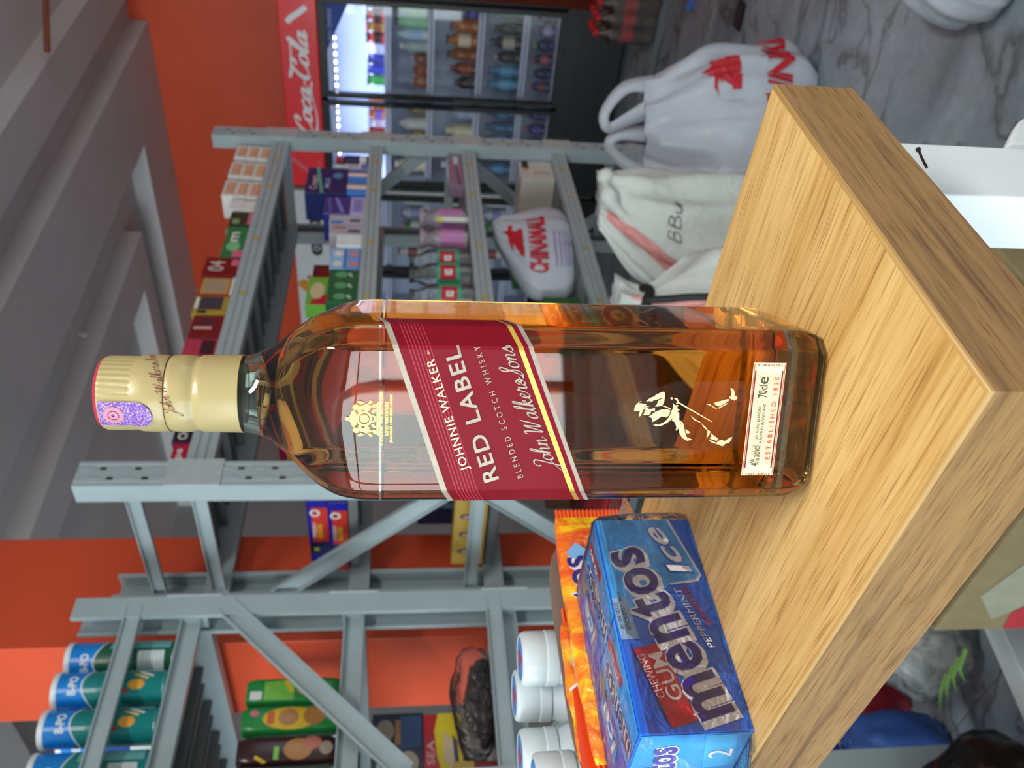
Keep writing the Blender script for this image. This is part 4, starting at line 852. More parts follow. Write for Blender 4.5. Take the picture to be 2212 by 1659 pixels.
carton('milk_powder_box', 'pale box with blue print next to the white boxes', 'box', 2.492, 2.552, 1.50, .10, Z2, .110, C('b4afb8'), [('f', 'r', (.2, .1, .5, .45), C('4a5078')), ('f', 'r', (.6, .5, .8, .9), C('b86a78'))])
for k in range(2): carton('plain_box', ('right' if k == 0 else 'left') + ' one of two plain white boxes side by side on the second shelf', 'box', 2.448 - .034 * k, 2.480 - .034 * k, 1.492, .10, Z2, .082, C('dfe4e4'), [('f', 'r', (.1, .05, .9, .07), C('b0b8b8'))], 'plain white boxes on the second shelf')
for k in range(2):
    for r in range(2): carton('wet_wipe_pack', 'light blue pack, %s %s of four on the second shelf' % (('lower', 'upper')[r], ('right', 'left')[k]), 'pack', 2.345 - .057 * k, 2.400 - .057 * k, 1.50, .10, Z2 + .0475 * r, .047, lbl if r else C('6f9ed8'), [('f', 'e', (.5, .5, .3, .3), wht if r else C('d08a90')), ('f', 'r', (0, 0, 1, .12), C('3a68b8'))], 'light blue packs on the second shelf')
for k in range(3): carton('mint_tea_box', '%s of three dark green boxes beside the bottle on the second shelf' % ('right', 'middle', 'left')[k], 'box', 2.225 - .058 * k, 2.281 - .058 * k, 1.50, .10, Z2, .092, C('15603a'), [('f', 'e', (.5, .6, .3, .2), C('5aa070')), ('f', 'p', ((.3, .2), (.7, .3), (.6, .4), (.3, .3)), C('a8c8a8'))], 'dark green boxes on the second shelf')
carton('snack_pouch', 'maroon pouch standing behind the white boxes', 'pouch', 2.35, 2.49, 1.62, .06, Z2, .165, mar, [('f', 'r', (.1, .6, .9, .9), drd)])
carton('snack_pouch', 'maroon pouch behind the light blue packs', 'pouch', 2.20, 2.34, 1.62, .06, Z2, .155, mar)
carton('nut_pouch', 'green and red pouch above the dark green boxes', 'pouch', 2.10, 2.245, 1.505, .05, Z2 + .0925, .06, C('6aa83a'), [('f', 'e', (.5, .5, .3, .35), C('c9b890')), ('f', 'p', ((0, 0), (.4, 0), (.15, .7), (0, .8)), red)])
# ---- third shelf: bottles
m_clr = filmmat('clear_bottle_plastic', 'c8d0d0', .12, .06, .05, 20)
def pbottle(name, label, x, y, z, r, h, body, capm, bands=(), group=None, neck=.42):
    t = thing(name, label, 'bottle', (x, y, z), 0, group)
    MB().lathe([(r * .85, 0), (r, .004), (r, h * .18), (r * .95, h * .22), (r, h * .26), (r, h * .62), (r * .93, h * .70), (r * .70, h * .80), (r * neck, h * .88), (r * neck, h * .93)], 24).build('body', body, t, smooth=40)
    MB().lathe([(r * neck * 1.15, h * .92), (r * neck * 1.15, h), (r * neck * .9, h * 1.005)], 20).build('cap', capm, t, smooth=40)
    for z0, z1, m in bands: MB().lathe([(r * 1.012, h * z0), (r * 1.012, h * z1)], 24, cap0=False, cap1=False).build('label', m, t, smooth=40)
    return t
m_pk = C('c07ab0', .3)
t = pbottle('lotion_bottle', 'pink lotion bottle farther from the whisky on the third shelf', 2.675, 1.54, Z3, .040, .165, filmmat('milky_pink_plastic', 'b9a8b4', .6, .2, .1, 20), C('9a8a98'), [(.10, .60, m_pk)], 'pink lotion bottles on the third shelf', .9)
t = pbottle('lotion_bottle', 'pink lotion bottle nearer the whisky beside the clear bottles', 2.545, 1.54, Z3, .034, .165, _M['milky_pink_plastic'], C('9a8a98'), [(.10, .58, m_pk)], 'pink lotion bottles on the third shelf', .9)
t = thing('glue_stick', 'yellow-capped white stick lying before the pink bottles', 'stick', (2.60, 1.494, Z3 + .0))
MB().tube([(0, 0, .011), (0, 0, .085)], .0105, 14).build('body', C('d0d2c8'), t, smooth=50); MB().tube([(0, 0, .085), (0, 0, .105)], .012, 14).build('cap', C('c8c060'), t, smooth=50); MB().tube([(0, 0, 0), (0, 0, .011)], .012, 14).build('base', C('b0b0a8'), t, smooth=50)
m_tg = C('12a07a', .35)
for k, x in enumerate((2.418, 2.335, 2.215)):
    t = pbottle('vinegar_bottle', 'clear bottle with red and green label, %s from the pink bottles on the third shelf' % ORD[k], x, 1.55, Z3, .043, .20, m_clr, C('3a4242'), [(.20, .56, m_tg)], 'clear labelled bottles on the third shelf', .5)
    f = lambda a, b, r=.0440: Vector((r * math.cos(a / r - 2.25), r * math.sin(a / r - 2.25), b))
    decal(t, 'label_panel', gridp(-.026, .052, .026, .104, 8, 2), f, C('b01a30', .35), .0006); decal(t, 'lettering', txt('KS', .018, .024, (-.009, .064), offset=.05), f, wht, .0012, cuts=.006)
carton('foil_packet', 'purple-grey packet leaning at the right end of the third shelf', 'packet', 2.86, 3.10, 1.50, .05, Z3, .055, C('8a7688', .25), [('f', 'p', ((0, .2), (.6, .4), (.6, .5), (0, .35)), C('5a4050')), ('f', 'r', (.7, .3, .95, .6), C('d0d0d8'))])
# ---- lowest visible shelf
carton('parcel_carton', 'greyish white carton with a black and orange label on the fourth shelf', 'carton', 2.97, 3.12, 1.52, .20, Z4, .13, C('c4bcb4'), [('f', 'r', (.62, .72, .98, .92), blk), ('f', 'r', (.50, .72, .62, .92), C('c07a4a')), ('f', 'r', (.3, .1, .4, .6), C('b09a84'))])
carton('noodle_box', 'green carton deep on the fourth shelf right of the shopping bag', 'carton', 2.72, 2.90, 1.74, .12, Z4, .16, C('2f7a34'), [('f', 'r', (.1, .3, .5, .8), C('8ab060'))])
carton('noodle_box', 'dark green carton deep on the fourth shelf behind the shopping bag', 'carton', 2.14, 2.30, 1.60, .12, Z4, .12, C('1c5a32'), [('f', 'r', (.2, .3, .8, .8), C('4a8a50'))])
# ---- goods seen through the open end of the long rack
for r in range(2):
    carton('toothbrush_box', ('lower' if r == 0 else 'upper') + ' of two stacked red and blue boxes at the rack end', 'box', 1.450, 1.50, 1.63 + .012 * (1 - r), .245, Z2 + r * .0505, .050, C('1f22a0', .3),
           [('l', 'r', (.34, .0, .88, .80), C('d83a2c')), ('l', 'r', (.12, .0, .34, 1), C('20205e'), .0007), ('l', 'r', (.4, .30, .62, .55), C('e0a01e'), .0009), ('l', 'e', (.80, .62, .055, .26), wht, .0009), ('l', 'e', (.80, .62, .03, .14), red, .0012), ('l', 'r', (.19, .55, .25, .8), C('b8d03a'), .0009), ('l', 'FRESH', (.42, .60, .22, .2), wht), ('t', 'r', (0, 0, 1, 1), C('2a2ac0'))], 'red and blue boxes at the rack end')
t = carton('tea_sachet_pack', 'yellow strip pack of sachets with oval portraits at the rack end', 'pack', 1.440, 1.50, 1.60, .285, Z3, .085, C('d0aa4a', .25), [])
fr = boxfr(.06, .285, .085)['l']
for k in range(4):
    u = .012 + .07 * k
    decal(t, 'sachet_panel', rect(u, .004, u + .066, .081), fr, C('d9b45c', .25), .0006); decal(t, 'sachet_print', rect(u + .006, .030, u + .026, .055), fr, ylw, .001)
    decal(t, 'sachet_print', ell(u + .046, .052, .011, .019), fr, C('6a5a5a'), .001); decal(t, 'sachet_print', ell(u + .044, .050, .006, .012), fr, C('d8b0a0'), .0014); decal(t, 'sachet_print', ell(u + .036, .022, .012, .010), fr, C('d8702a'), .001)
carton('soap_carton', 'dark navy carton behind the yellow sachets', 'carton', 1.56, 1.66, 1.66, .20, Z3, .175, C('1a2440', .3), [('l', 'r', (.02, .0, .98, .22), C('4a4a6a')), ('l', 'p', ((.3, .3), (.4, .3), (.5, .8), (.4, .85)), C('5a6a7a'))])
carton('can_tray', 'dark red tin tray on the fourth shelf seen through the rack end', 'tray', 1.46, 1.60, 1.60, .22, Z4, .10, drd, [('l', 'r', (0, .4, 1, .5), red)])
carton('brown_carton', 'brown carton deep on the fourth shelf beside the tin tray', 'carton', 1.62, 1.85, 1.62, .25, Z4, .16, C('5a4632'))
carton('pink_pouch', 'magenta and yellow pouch under the top shelf at the rack end', 'pouch', 1.80, 1.83, 1.66, .20, Z2, .22, C('8c1a48', .3), [('l', 'r', (.05, .1, .2, .9), C('b89a1e')), ('l', 'r', (.4, .3, .6, .6), C('c07a2a'))])
carton('rice_sack', 'tan paper sack deep on the second shelf at the rack end', 'sack', 1.84, 1.95, 1.60, .27, Z2, .19, C('a8906a'), [('l', 'e', (.4, .3, .25, .2), C('c4a878'))])
# ================================================================ goods on the left rack
m_cblue = C('1486dc', .25); m_teal = C('17807e', .25); m_dgreen = C('1e5a40', .25); m_cwhite = C('e6ecec', .4)
def chipcan(label, x, y, z, side, az, h=.232, r=.038, front=True):
    t = thing('chip_can', label, 'can', (x, y, z), az, 'tall chip cans on the left rack')
    MB().lathe([(r, 0), (r * 1.02, .002), (r * 1.02, .005), (r, .006), (r, h * .70)], 40, cap1=False).build('tube', side, t, smooth=40)
    MB().lathe([(r * 1.004, h * .68), (r * 1.004, h - .008)], 40, cap0=False, cap1=True).build('top_band', m_cblue, t, smooth=40)
    MB().lathe([(r * 1.03, h - .012), (r * 1.04, h - .010), (r * 1.04, h - .001), (r * .98, h), (r * .94, h - .003), (.0005, h - .003)], 40, cap1=False).build('lid', m_cwhite, t, smooth=40)
    MB().lathe([(r * 1.012, .002), (r * 1.012, .006)], 40, cap0=False, cap1=False).build('rim', mat('tin_rim', 'c0c4c4', .25, metal=.9), t)
    f = lambda a, b: Vector((r * 1.006 * math.cos(a / r - pi / 2), r * 1.006 * math.sin(a / r - pi / 2), b))
    wv = gridp(0, 0, 1, 1, 30, 1, lambda u, v: (-r * pi + 2 * pi * r * u, h * .685 + .010 * math.cos(u * 4 * pi) + .003 * v))
    decal(t, 'white_line', wv, f, m_cwhite, .0006)
    decal(t, 'colour_field', gridp(0, 0, 1, 1, 30, 1, lambda u, v: (-r * pi + 2 * pi * r * u, h * .60 + (h * .086 + .010 * math.cos(u * 4 * pi)) * v)), f, side, .0004)
    decal(t, 'lettering', txt('B-PO', .040, .018, (-.020, h * .775), offset=.04), f, m_cwhite, .0006, cuts=.008)
    if front:
        decal(t, 'food_print', (lambda e: e)(ell(-.002, .060, .011, .017)), f, C('d99a2a'), .0006, cuts=.008); decal(t, 'food_print', poly((-.020, .078), (-.012, .098), (-.007, .094), (-.014, .074)), f, red, .0006, cuts=.008)
        decal(t, 'food_print', poly((.008, .040), (.020, .070), (.024, .066), (.014, .036)), f, C('e0c070'), .0006, cuts=.008); decal(t, 'food_print', poly((.014, .030), (.028, .062), (.031, .056), (.018, .026)), f, m_cwhite, .0006, cuts=.008)
    else:
        decal(t, 'nutrition_panel', gridp(-.024, .022, .024, .078, 8, 2), f, C('d4dcdc'), .0006)
        for k in range(6): decal(t, 'small_print', gridp(-.021, .028 + .0075 * k, .021, .0295 + .0075 * k, 8, 1), f, C('98a4a6'), .0009)
    decal(t, 'pale_panel', gridp(.030, .012, .062, h * .60, 6, 2), f, C('6fb0b0', .3), .0005); return t
va_ = -.70
chipcan('chip can with white nutrition panel standing closest to the rack post', 1.118, 1.785, Z1, m_dgreen, va_, front=False)
chipcan('teal chip can with food picture, second from the rack post', 1.036, 1.770, Z1, m_teal, va_ + .5)
chipcan('teal chip can with food picture, third from the rack post', .950, 1.770, Z1, m_teal, va_ + .55)
chipcan('dark blue chip can standing in the second row behind the teal ones', .985, 1.875, Z1, C('17479a', .3), va_, front=False)
chipcan('teal chip can with white nutrition panel at the left frame edge', .865, 1.785, Z1, m_teal, va_, front=False)
# biscuit packs standing on the second shelf
def biscuit(label, x, y, z, m, prints, az=-.15):
    w, d, h = .060, .056, .205; t = thing('biscuit_pack', label, 'biscuits', (x, y, z), az, 'biscuit packs on the left rack'); rings = []
    for j in range(15):
        u = j / 14; e = 1 - abs(2 * u - 1) ** 10 * .16
        rings.append([(w / 2 * e * (abs(math.cos(a)) ** .45) * (1 if math.cos(a) > 0 else -1), d / 2 * e * (abs(math.sin(a)) ** .45) * (1 if math.sin(a) > 0 else -1), h * u) for a in [2 * pi * i / 28 for i in range(28)]])
    MB().loft(rings).build('wrapper', m, t, smooth=50)
    f = lambda a, b: Vector((a, -d / 2 * (max(.02, 1 - abs(a / (w / 2)) ** 4.4)) ** .225, b))
    for VF, pm, off in prints: decal(t, 'print_panel' if len(VF[0]) < 60 else 'lettering', VF, f, pm, off, cuts=.012)
    return t
bg, lg, dk, cook = C('1f8a3e', .25), C('7cc04a', .25), C('3a1a1e', .2), C('b07a42', .3)
biscuit('green biscuit pack with pale panel, nearest the rack post', 1.045, 1.83, Z2, bg, [(rect(-.022, .10, .020, .165), lg, .0006), (ell(.004, .075, .017, .02), cook, .0008), (rect(-.020, .17, -.002, .195), wht, .0008), (poly((-.005, .10), (.022, .115), (.022, .125), (-.005, .11)), ylw, .0009)])
biscuit('green and yellow biscuit pack with round biscuits, second from the rack post', .975, 1.825, Z2, bg, [(ell(0, .10, .024, .06), ylw, .0006), (ell(.002, .105, .018, .022), cook, .0009), (ell(.004, .050, .020, .024), cook, .0009), (rect(-.012, .135, .016, .150), C('d0602a'), .0009), (ell(.012, .178, .007, .009), pnk, .0008)])
biscuit('dark brown biscuit pack with round biscuits, third from the rack post', .905, 1.825, Z2, dk, [(ell(.0, .078, .022, .03), cook, .0006), (ell(.012, .050, .014, .02), C('c07060'), .0008), (rect(-.020, .118, .006, .128), lg, .0008), (poly((-.024, .140), (-.010, .165), (-.016, .168), (-.026, .15)), ylw, .0008), (ell(.0, .020, .014, .014), C('a09080'), .0008)])
biscuit('green biscuit pack at the left frame edge', .835, 1.825, Z2, bg, [(poly((-.024, .10), (.024, .13), (.024, .16), (-.024, .14)), lg, .0006), (ell(.004, .08, .018, .02), cook, .0008)])
carton('tissue_pack', 'pale crumpled pack deep on the second shelf of the left rack', 'pack', 1.05, 1.13, 2.00, .10, Z2, .17, C('cfc6ca'))
# third shelf of the left rack
carton('spice_pack', 'dark blue glossy sachet sheet on the third shelf of the left rack', 'pack', .84, 1.005, 1.86, .05, Z3 + .165, .115, C('1c2a40', .15), [('f', 'r', (.5, .05, .95, .45), C('24426a')), ('f', 'e', (.3, .3, .16, .2), C('9a8a7a')), ('f', 'e', (.75, .75, .16, .18), C('8a7a6a')), ('f', 'r', (.1, .6, .3, .9), C('c8c8c8')), ('f', 'r', (.55, .45, .9, .55), C('a06a3a'))])
carton('sardine_pack', 'red and yellow sardine packet on the third shelf of the left rack', 'packet', .835, 1.000, 1.86, .05, Z3 + .08, .085, C('b01420', .2), [('f', 'p', ((.0, .0), (1, .0), (1, .62), (.75, .72), (.4, .66), (.1, .5)), C('d8c01a')), ('f', 'p', ((.12, .12), (.55, .2), (.75, .45), (.35, .5)), C('c8b090'), .0009), ('f', 'p', ((.2, .08), (.6, .12), (.7, .25), (.3, .2)), C('4a4a66'), .0011), ('f', 'GEISHA'[:0] or 'SEA', (.28, .72, .34, .2), C('e8a0a0'))])
carton('stock_carton', 'grey-white carton under the sardine packet on the third shelf', 'carton', .80, 1.01, 1.85, .10, Z3, .079, C('a8a29e'), [('f', 'r', (.1, .2, .5, .8), C('c8c4c0'))])
carton('cocoa_box', 'maroon and gold box at the left frame edge on the third shelf', 'box', .78, .845, 1.775, .05, Z3, .105, C('7a1a22'), [('f', 'r', (.0, .6, 1, 1), C('b8963a')), ('f', 'e', (.45, .35, .25, .3), C('c0a050'))])
carton('stock_carton', 'carton supporting the dark blue sachets deep on the third shelf', 'carton', .845, 1.0, 1.955, .10, Z3, .244, C('5a5654'))
# bag of dates: dark fruits piled in clear film
m_date = mat('date_skin', '2a1214', .25, var=.3, vs=90, coat=.4); DB = thing('date_bag', 'clear film bag of dark brown dates on the third shelf', 'bag', (.985, 1.792, Z3))
dm = MB(); dm.lathe([(.001, -.017), (.009, -.013), (.012, -.004), (.011, .007), (.006, .015), (.001, .017)], 8, cap0=False, cap1=False); proto = None
rr = random.Random(4)
for k in range(110):
    a = rr.uniform(0, 2 * pi); q = math.sqrt(rr.random()); zz = .002 + rr.random() * .050 * (1 - q * q * .8)
    o = dm.build('date', m_date, DB, smooth=60) if proto is None else proto.copy()
    if proto is None: proto = o
    else: COL.objects.link(o); o.parent = DB
    o.location = (q * .100 * math.cos(a), q * .020 * math.sin(a), zz + .0215); o.rotation_euler = (rr.uniform(0, 3), rr.uniform(0, 3), rr.uniform(0, 6))
blob('film_bag', '', '', None, .138, .040, .052, filmmat('date_film', 'c8c0c0', .06, .08, .6, 40), 21, amp=.12, parent=DB)
# ================================================================ drinks coolers along the orange wall
XF = 5.0
m_blk = mat('cooler_black', '0c0d10', .3, var=.1); m_cin = mat('cooler_liner', 'b8c4dc', .5, var=.03); m_rail = mat('price_rail', 'c4c8e0', .35); m_sign = mat('sign_red', 'd0101e', .28, var=.05, vs=6, coat=.4, emit=.12)
m_pane = filmmat('door_pane', 'd0dce0', .015, .03, .0, 1); m_led = mat('led_lit', 'e8f2ff', .3, emit=14); m_chr = mat('sign_white', 'f0f0f4', .35, var=.01)
def zx(x, y): return onX(x, y, XF).z
RZ = [zx(832, 100), zx(927, 100), zx(1035, 100), zx(1132, 100)]; ZB = zx(1208, 100)
def cooler(name, label, yl, w, m_body, m_head, doors, z0=.0, zt=1.985, zh=1.772):
    t = thing(name, label, 'cooler', (XF, yl, 0), -pi / 2); D = .62
    MB().box(0, w, D - .04, D, z0 + .05, zt).build('back_panel', m_body, t); MB().box(.04, w - .04, D - .06, D - .041, ZB, zh - .04).build('liner', m_cin, t)
    for x in (0, w - .035): MB().box(x, x + .035, .03, D - .04, z0 + .05, zt).build('side_panel', m_body, t, bevel=.003)
    for x in (.0355, w - .0405): MB().box(x, x + .005, .05, D - .06, ZB, zh - .04).build('side_liner', m_cin, t)
    MB().box(.035, w - .035, .03, D - .04, zh - .04, zt).build('top_panel', m_body, t); MB().box(.035, w - .035, .03, D - .04, z0 + .05, ZB).build('machine_bay', m_body, t)
    h = MB().box(.0, w, -.004, .03, zh, zt).build('header_sign', m_head, t, bevel=.006)
    MB().box(0, w, -.006, .03, z0 + .02, ZB - .03).build('toe_kick', m_blk, t)
    for k in range(9): MB().box(.05, w - .05, -.012, -.006, z0 + .10 + k * (ZB - .20 - z0) / 9, z0 + .10 + k * (ZB - .20 - z0) / 9 + .014).build('louvre', m_blk, t)
    for x in (.1, w - .1):
        MB().tube([(x, .1, 0), (x, .1, .06)], .02, 12).build('foot', m_blk, t)
    for x0, x1 in doors:
        d = MB(); a, b = ZB - .03, zh - .004
        for q in ((x0, x0 + .028, a, b), (x1 - .028, x1, a, b), (x0 + .028, x1 - .028, a, a + .035), (x0 + .028, x1 - .028, b - .045, b)): d.box(q[0], q[1], -.012, .026, q[2], q[3])
        df = d.build('door_frame', m_blk, t, bevel=.002)
        MB().box(x0 + .028, x1 - .028, .002, .006, a + .035, b - .045).build('door_pane', m_pane, df)
        MB().box(x1 - .020 if x0 < w / 3 else x0 + .008, x1 - .008 if x0 < w / 3 else x0 + .020, -.03, -.012, 1.0, 1.35).build('door_handle', m_blk, df, bevel=.003)
        MB().box(x0 + .03, x1 - .03, .045, .075, zh - .085, zh - .06).build('light_bar', m_rail, t)
        n = 11
        for k in range(n):
            lm = MB(); lm.lathe([(.009, 0), (.008, -.006), (.004, -.009), (.0005, -.010)], 10, cap1=False); o = lm.build('led', m_led, t); o.location = (x0 + .05 + (x1 - x0 - .1) * k / (n - 1), .052, zh - .0855)
    for z in RZ:
        s = MB().box(.045, w - .045, .06, D - .07, z - .012, z - .006).build('shelf', m_rail, t)
        for q in (0, .024): MB().box(.045, w - .045, .050, .056, z - .032 + q, z - .018 + q).build('price_rail', m_rail, s)
    MB().box(.045, w - .045, .06, D - .07, ZB + .001, ZB + .008).build('shelf', m_rail, t)
    return t, h
c1, h1 = cooler('drinks_cooler', 'black two-door drinks cooler under a red header sign', 2.665, 1.165, m_blk, m_sign, ((.022, .565), (.585, 1.145)))
hf = FR((0, -.004, 1.772), (1, 0, 0), (0, 0, 1))
decal(h1, 'lettering', fit(hand('Coca-Cola', w=.34, slant=.25, nib=.35, thin=.32, extra=[[(.1, .2), (.5, -.55), (1.6, -.6), (3.2, -.15), (3.9, -.25)], [(4.75, 1.9), (4.2, 2.3), (5.0, 2.05), (6.4, 2.0), (6.8, 2.35)]]), .63, .15, (.335, .025)), hf, m_chr, .002)
decal(h1, 'ribbon', stroke(crom([(1.00, .165), (1.03, .135), (1.06, .09), (1.09, .055)], 6), .032, .2, .8), hf, m_chr, .002)
decal(h1, 'ribbon', stroke(crom([(.03, .06), (.10, .10), (.16, .165), (.19, .195)], 6), .03, 1.8, .5), hf, mat('sign_pale_red', 'e0606a', .35), .002)
decal(h1, 'lettering', fit(hand('Coca', w=.3), .12, .05, (.06, .02)), hf, mat('sign_pale_red', 'e0606a', .35), .0025); decal(h1, 'lettering', txt('Original', .07, .014, (.90, .012)), hf, C('d8a030'), .002)
tri = FR((.585, .0, 1.0), (1, 0, 0), (0, 0, 1))
decal(c1, 'corner_sticker', poly((.535, .725), (.535, .43), (.525, .60), (.25, .725))[0:2] if 0 else poly((.27, .725), (.53, .60), (.53, .725)), tri, C('1d3f94'), -.001, label='blue triangular sticker in the corner of the right door'); decal(c1, 'lettering', txt('NO.1 CHOICE', .17, .022, (.33, .692)), tri, C('b8c4d8'), .001)
def lamp(y, x=XF + .2):
    l = area('cooler_led_light', (x - .10, y, 1.66), (x + .12, y, 1.0), .42, .04, 4.2, (.66, .76, 1))
lamp(2.36); lamp(1.80)
# bottles behind the doors: (shelf, colour, cap, radius, height, label band)
def put(door, si, items, x0, x1, word):
    z = (RZ + [ZB + .014])[si] - .005; n = len(items)
    for k, (nm, col, capc, r, h, band, desc) in enumerate(items):
        lx = x0 + (x1 - x0) * (k + .5) / n
        lab = '%s, %s from left, %s shelf, %s cooler door' % (desc, ORD[k], ('top', 'second', 'third', 'fourth', 'bottom')[si], word)
        b = [(.25, .62, C(band))] if band else []
        pbottle(nm, lab, XF + .075 + r + .02, (2.665 if word in ('left', 'right') else 3.90) - lx, z, r, h, C(col, .25), C(capc), b, 'bottles in the ' + ('black' if word in ('left', 'right') else 'white') + ' cooler', .5 if nm != 'drink_can' else .92)
GRN = ('milk_bottle', '8fd0a0', '3a5048', .034, .20, None, 'pale green bottle'); WHT = ('milk_bottle', 'd8e0e8', '9ab0d0', .042, .20, '6aa8d8', 'white bottle')
put('r', 0, [('drink_can', '3aa04a', '2a6a3a', .03, .115, None, 'green can'), ('drink_can', '3a46b8', '8a90c8', .03, .115, None, 'blue can'), ('drink_can', '2a2f8a', 'b0b8d8', .03, .115, None, 'navy can'), ('snack_tub', 'c8d4e4', 'e0e4f0', .034, .11, None, 'white tub'), ('drink_can', 'c23038', '2a2426', .03, .115, '2a2022', 'red can'), ('drink_can', 'b08a3a', 'c03038', .03, .115, '8a4a2a', 'gold can'), ('drink_can', 'c83a40', '2a2426', .03, .115, '1c1a1c', 'red and black can'), ('drink_can', '2a2a2e', '4a4a50', .03, .115, None, 'black can')], .62, 1.12, 'right')
put('r', 1, [('juice_bottle', '8a3a1c', 'c8b0a0', .034, .10, 'b0622a', 'low orange tub'), ('juice_bottle', '9a4a24', 'b0a090', .034, .10, None, 'low brown tub'), ('juice_bottle', '7a3a20', 'c0c4c8', .034, .10, None, 'dark brown tub'), ('milk_bottle', 'a8b8b8', 'd0d8d8', .034, .17, None, 'grey-white bottle'), ('milk_bottle', 'c0d4e0', '88b0d0', .034, .19, 'a8c8e8', 'pale blue bottle'), GRN, ('milk_bottle', '7cc090', '2a4038', .034, .20, None, 'green bottle')], .62, 1.105, 'right')
put('r', 2, [('spirit_bottle', '2a1616', '1a1a1a', .036, .13, None, 'dark bottle'), ('spirit_bottle', '6a2418', '8a2a20', .036, .16, 'a04a20', 'red-brown bottle'), ('spirit_bottle', '8a4a1c', '4a2a20', .038, .18, None, 'brown bottle'), ('spirit_bottle', 'b06a18', '3a3030', .040, .19, 'e0d0b8', 'amber bottle with cream label'), ('spirit_bottle', 'a85c14', '3a3030', .038, .17, None, 'amber bottle'), ('juice_bottle', '4a48b8', 'b0a8e0', .03, .09, None, 'violet bottle')], .62, 1.12, 'right')
put('r', 3, [('water_bottle', '4a86b0', '3a6a98', .036, .19, '6ab0d8', 'blue water bottle'), ('water_bottle', '3f7aa8', '3a6a98', .036, .19, '5aa0c8', 'dark blue water bottle'), ('spirit_bottle', '2a1c1c', 'b0a8a0', .036, .16, None, 'dark brown bottle'), ('spirit_bottle', '2c1e1c', '2a6a40', .038, .19, 'b0a898', 'dark bottle with pale label'), ('spirit_bottle', '241818', '3a2a2a', .036, .17, None, 'black-brown bottle'), ('spirit_bottle', '34503a', '2a6a40', .036, .18, None, 'dark green bottle')], .62, 1.12, 'right')
put('r', 4, [('soda_bottle', '2a3a6a', 'c03a48', .030, .12, '8a3a58', 'navy soda bottle'), ('soda_bottle', '27305e', '8a90a8', .030, .12, None, 'dark soda bottle'), ('soda_bottle', '3a2a4a', 'd04a58', .030, .12, 'a85a68', 'purple soda bottle'), ('soda_bottle', '20305a', 'b8c048', .030, .12, None, 'blue soda bottle'), ('soda_bottle', '5a5a88', 'd080a0', .030, .12, 'a8a0c8', 'lilac soda bottle'), ('soda_bottle', '2a2a50', 'c04a58', .030, .12, None, 'deep blue soda bottle')], .62, 1.12, 'right')
put('l', 0, [('drink_can', '8a2020', 'c06a5a', .032, .115, None, 'dark red can'), ('drink_can', 'd8d8e0', 'a0a8c8', .032, .115, 'c0a8b8', 'white can'), ('drink_can', 'd0702a', 'c8b0e0', .032, .115, '6a58c0', 'orange can with blue band'), ('drink_can', 'c8601e', 'b0a0d8', .032, .115, None, 'orange can')], .30, .53, 'left')
put('l', 1, [('milk_bottle', 'e4e4c0', 'f0f0e8', .044, .20, 'f0f0d8', 'cream bottle'), ('milk_bottle', 'd8dcc8', 'c8c8b0', .044, .19, None, 'off-white bottle'), ('juice_bottle', '9a8a20', 'c8b848', .038, .13, 'c0a830', 'yellow bottle'), ('milk_bottle', 'c8ccc4', '6a98c8', .042, .18, None, 'pale grey bottle'), ('juice_bottle', '7a6a28', '3a78b8', .036, .14, None, 'olive bottle')], .06, .53, 'left')
put('l', 2, [('milk_bottle', 'c0d0d0', 'd8e0e0', .042, .19, None, 'pale bottle'), ('milk_bottle', 'b0b8e0', 'c0c8e8', .040, .16, None, 'lilac bottle'), ('milk_bottle', 'd8d0a8', 'e0d8b0', .040, .17, None, 'cream capped bottle'), ('milk_bottle', 'a8b8d8', '98a8c8', .040, .15, None, 'blue-white bottle')], .06, .53, 'left')
put('l', 3, [('water_bottle', '3f6a98', '2f5a88', .036, .19, '5a90c0', 'blue water bottle'), ('water_bottle', '35608c', 'a03a48', .036, .19, None, 'blue water bottle with red cap'), ('water_bottle', '4a7aa8', '2f5a88', .036, .19, '7aa8d0', 'light blue water bottle'), ('water_bottle', '3a628e', '2a5080', .036, .18, None, 'deep blue water bottle'), ('water_bottle', '30588a', '903848', .036, .18, '4a80b0', 'banded blue water bottle')], .06, .53, 'left')
put('l', 4, [('soda_bottle', '27306a', 'c04a58', .030, .12, None, 'navy soda bottle'), ('soda_bottle', '2a2f72', 'd0686a', .030, .12, '4a4a98', 'violet soda bottle'), ('soda_bottle', '24286a', 'b84a68', .030, .12, None, 'dark blue soda bottle'), ('soda_bottle', '2c3478', 'c8607a', .030, .12, '5a4a98', 'blue-violet soda bottle'), ('soda_bottle', '303a80', 'a04a58', .030, .12, None, 'mid blue soda bottle')], .06, .53, 'left')
# ---- white cooler left of it
m_wc = mat('cooler_white', 'd4d6d8', .35, var=.02); c2, h2 = cooler('drinks_cooler', 'white drinks cooler with an orange swoosh partly hidden behind the rack', 3.90, 1.20, m_wc, m_wc, ((.02, .59), (.61, 1.18)), zt=2.0, zh=1.75)
hf2 = FR((0, -.004, 1.75), (1, 0, 0), (0, 0, 1))
decal(h2, 'control_panel', [(lambda e: e)(join(rect(.76, .07, .98, .14), ell(.76, .105, .035, .035), ell(.98, .105, .035, .035)))][0], hf2, m_blk, .002, label='dark rounded control panel with small dials')
for k, x in enumerate((.78, .87, .96)): decal(h2, 'dial', ringp(x, .105, .022, .022, .008), hf2, m_rail, .004)
decal(h2, 'swoosh', stroke(crom([(.02, .02), (.20, .05), (.36, .11), (.52, .23)], 8), .07, 2.2, .3), hf2, C('d88a2a'), .002); decal(h2, 'swoosh', stroke(crom([(.10, .0), (.30, .02), (.48, .09), (.56, .18)], 8), .03, 2.2, .3), hf2, C('c04a20'), .0025)
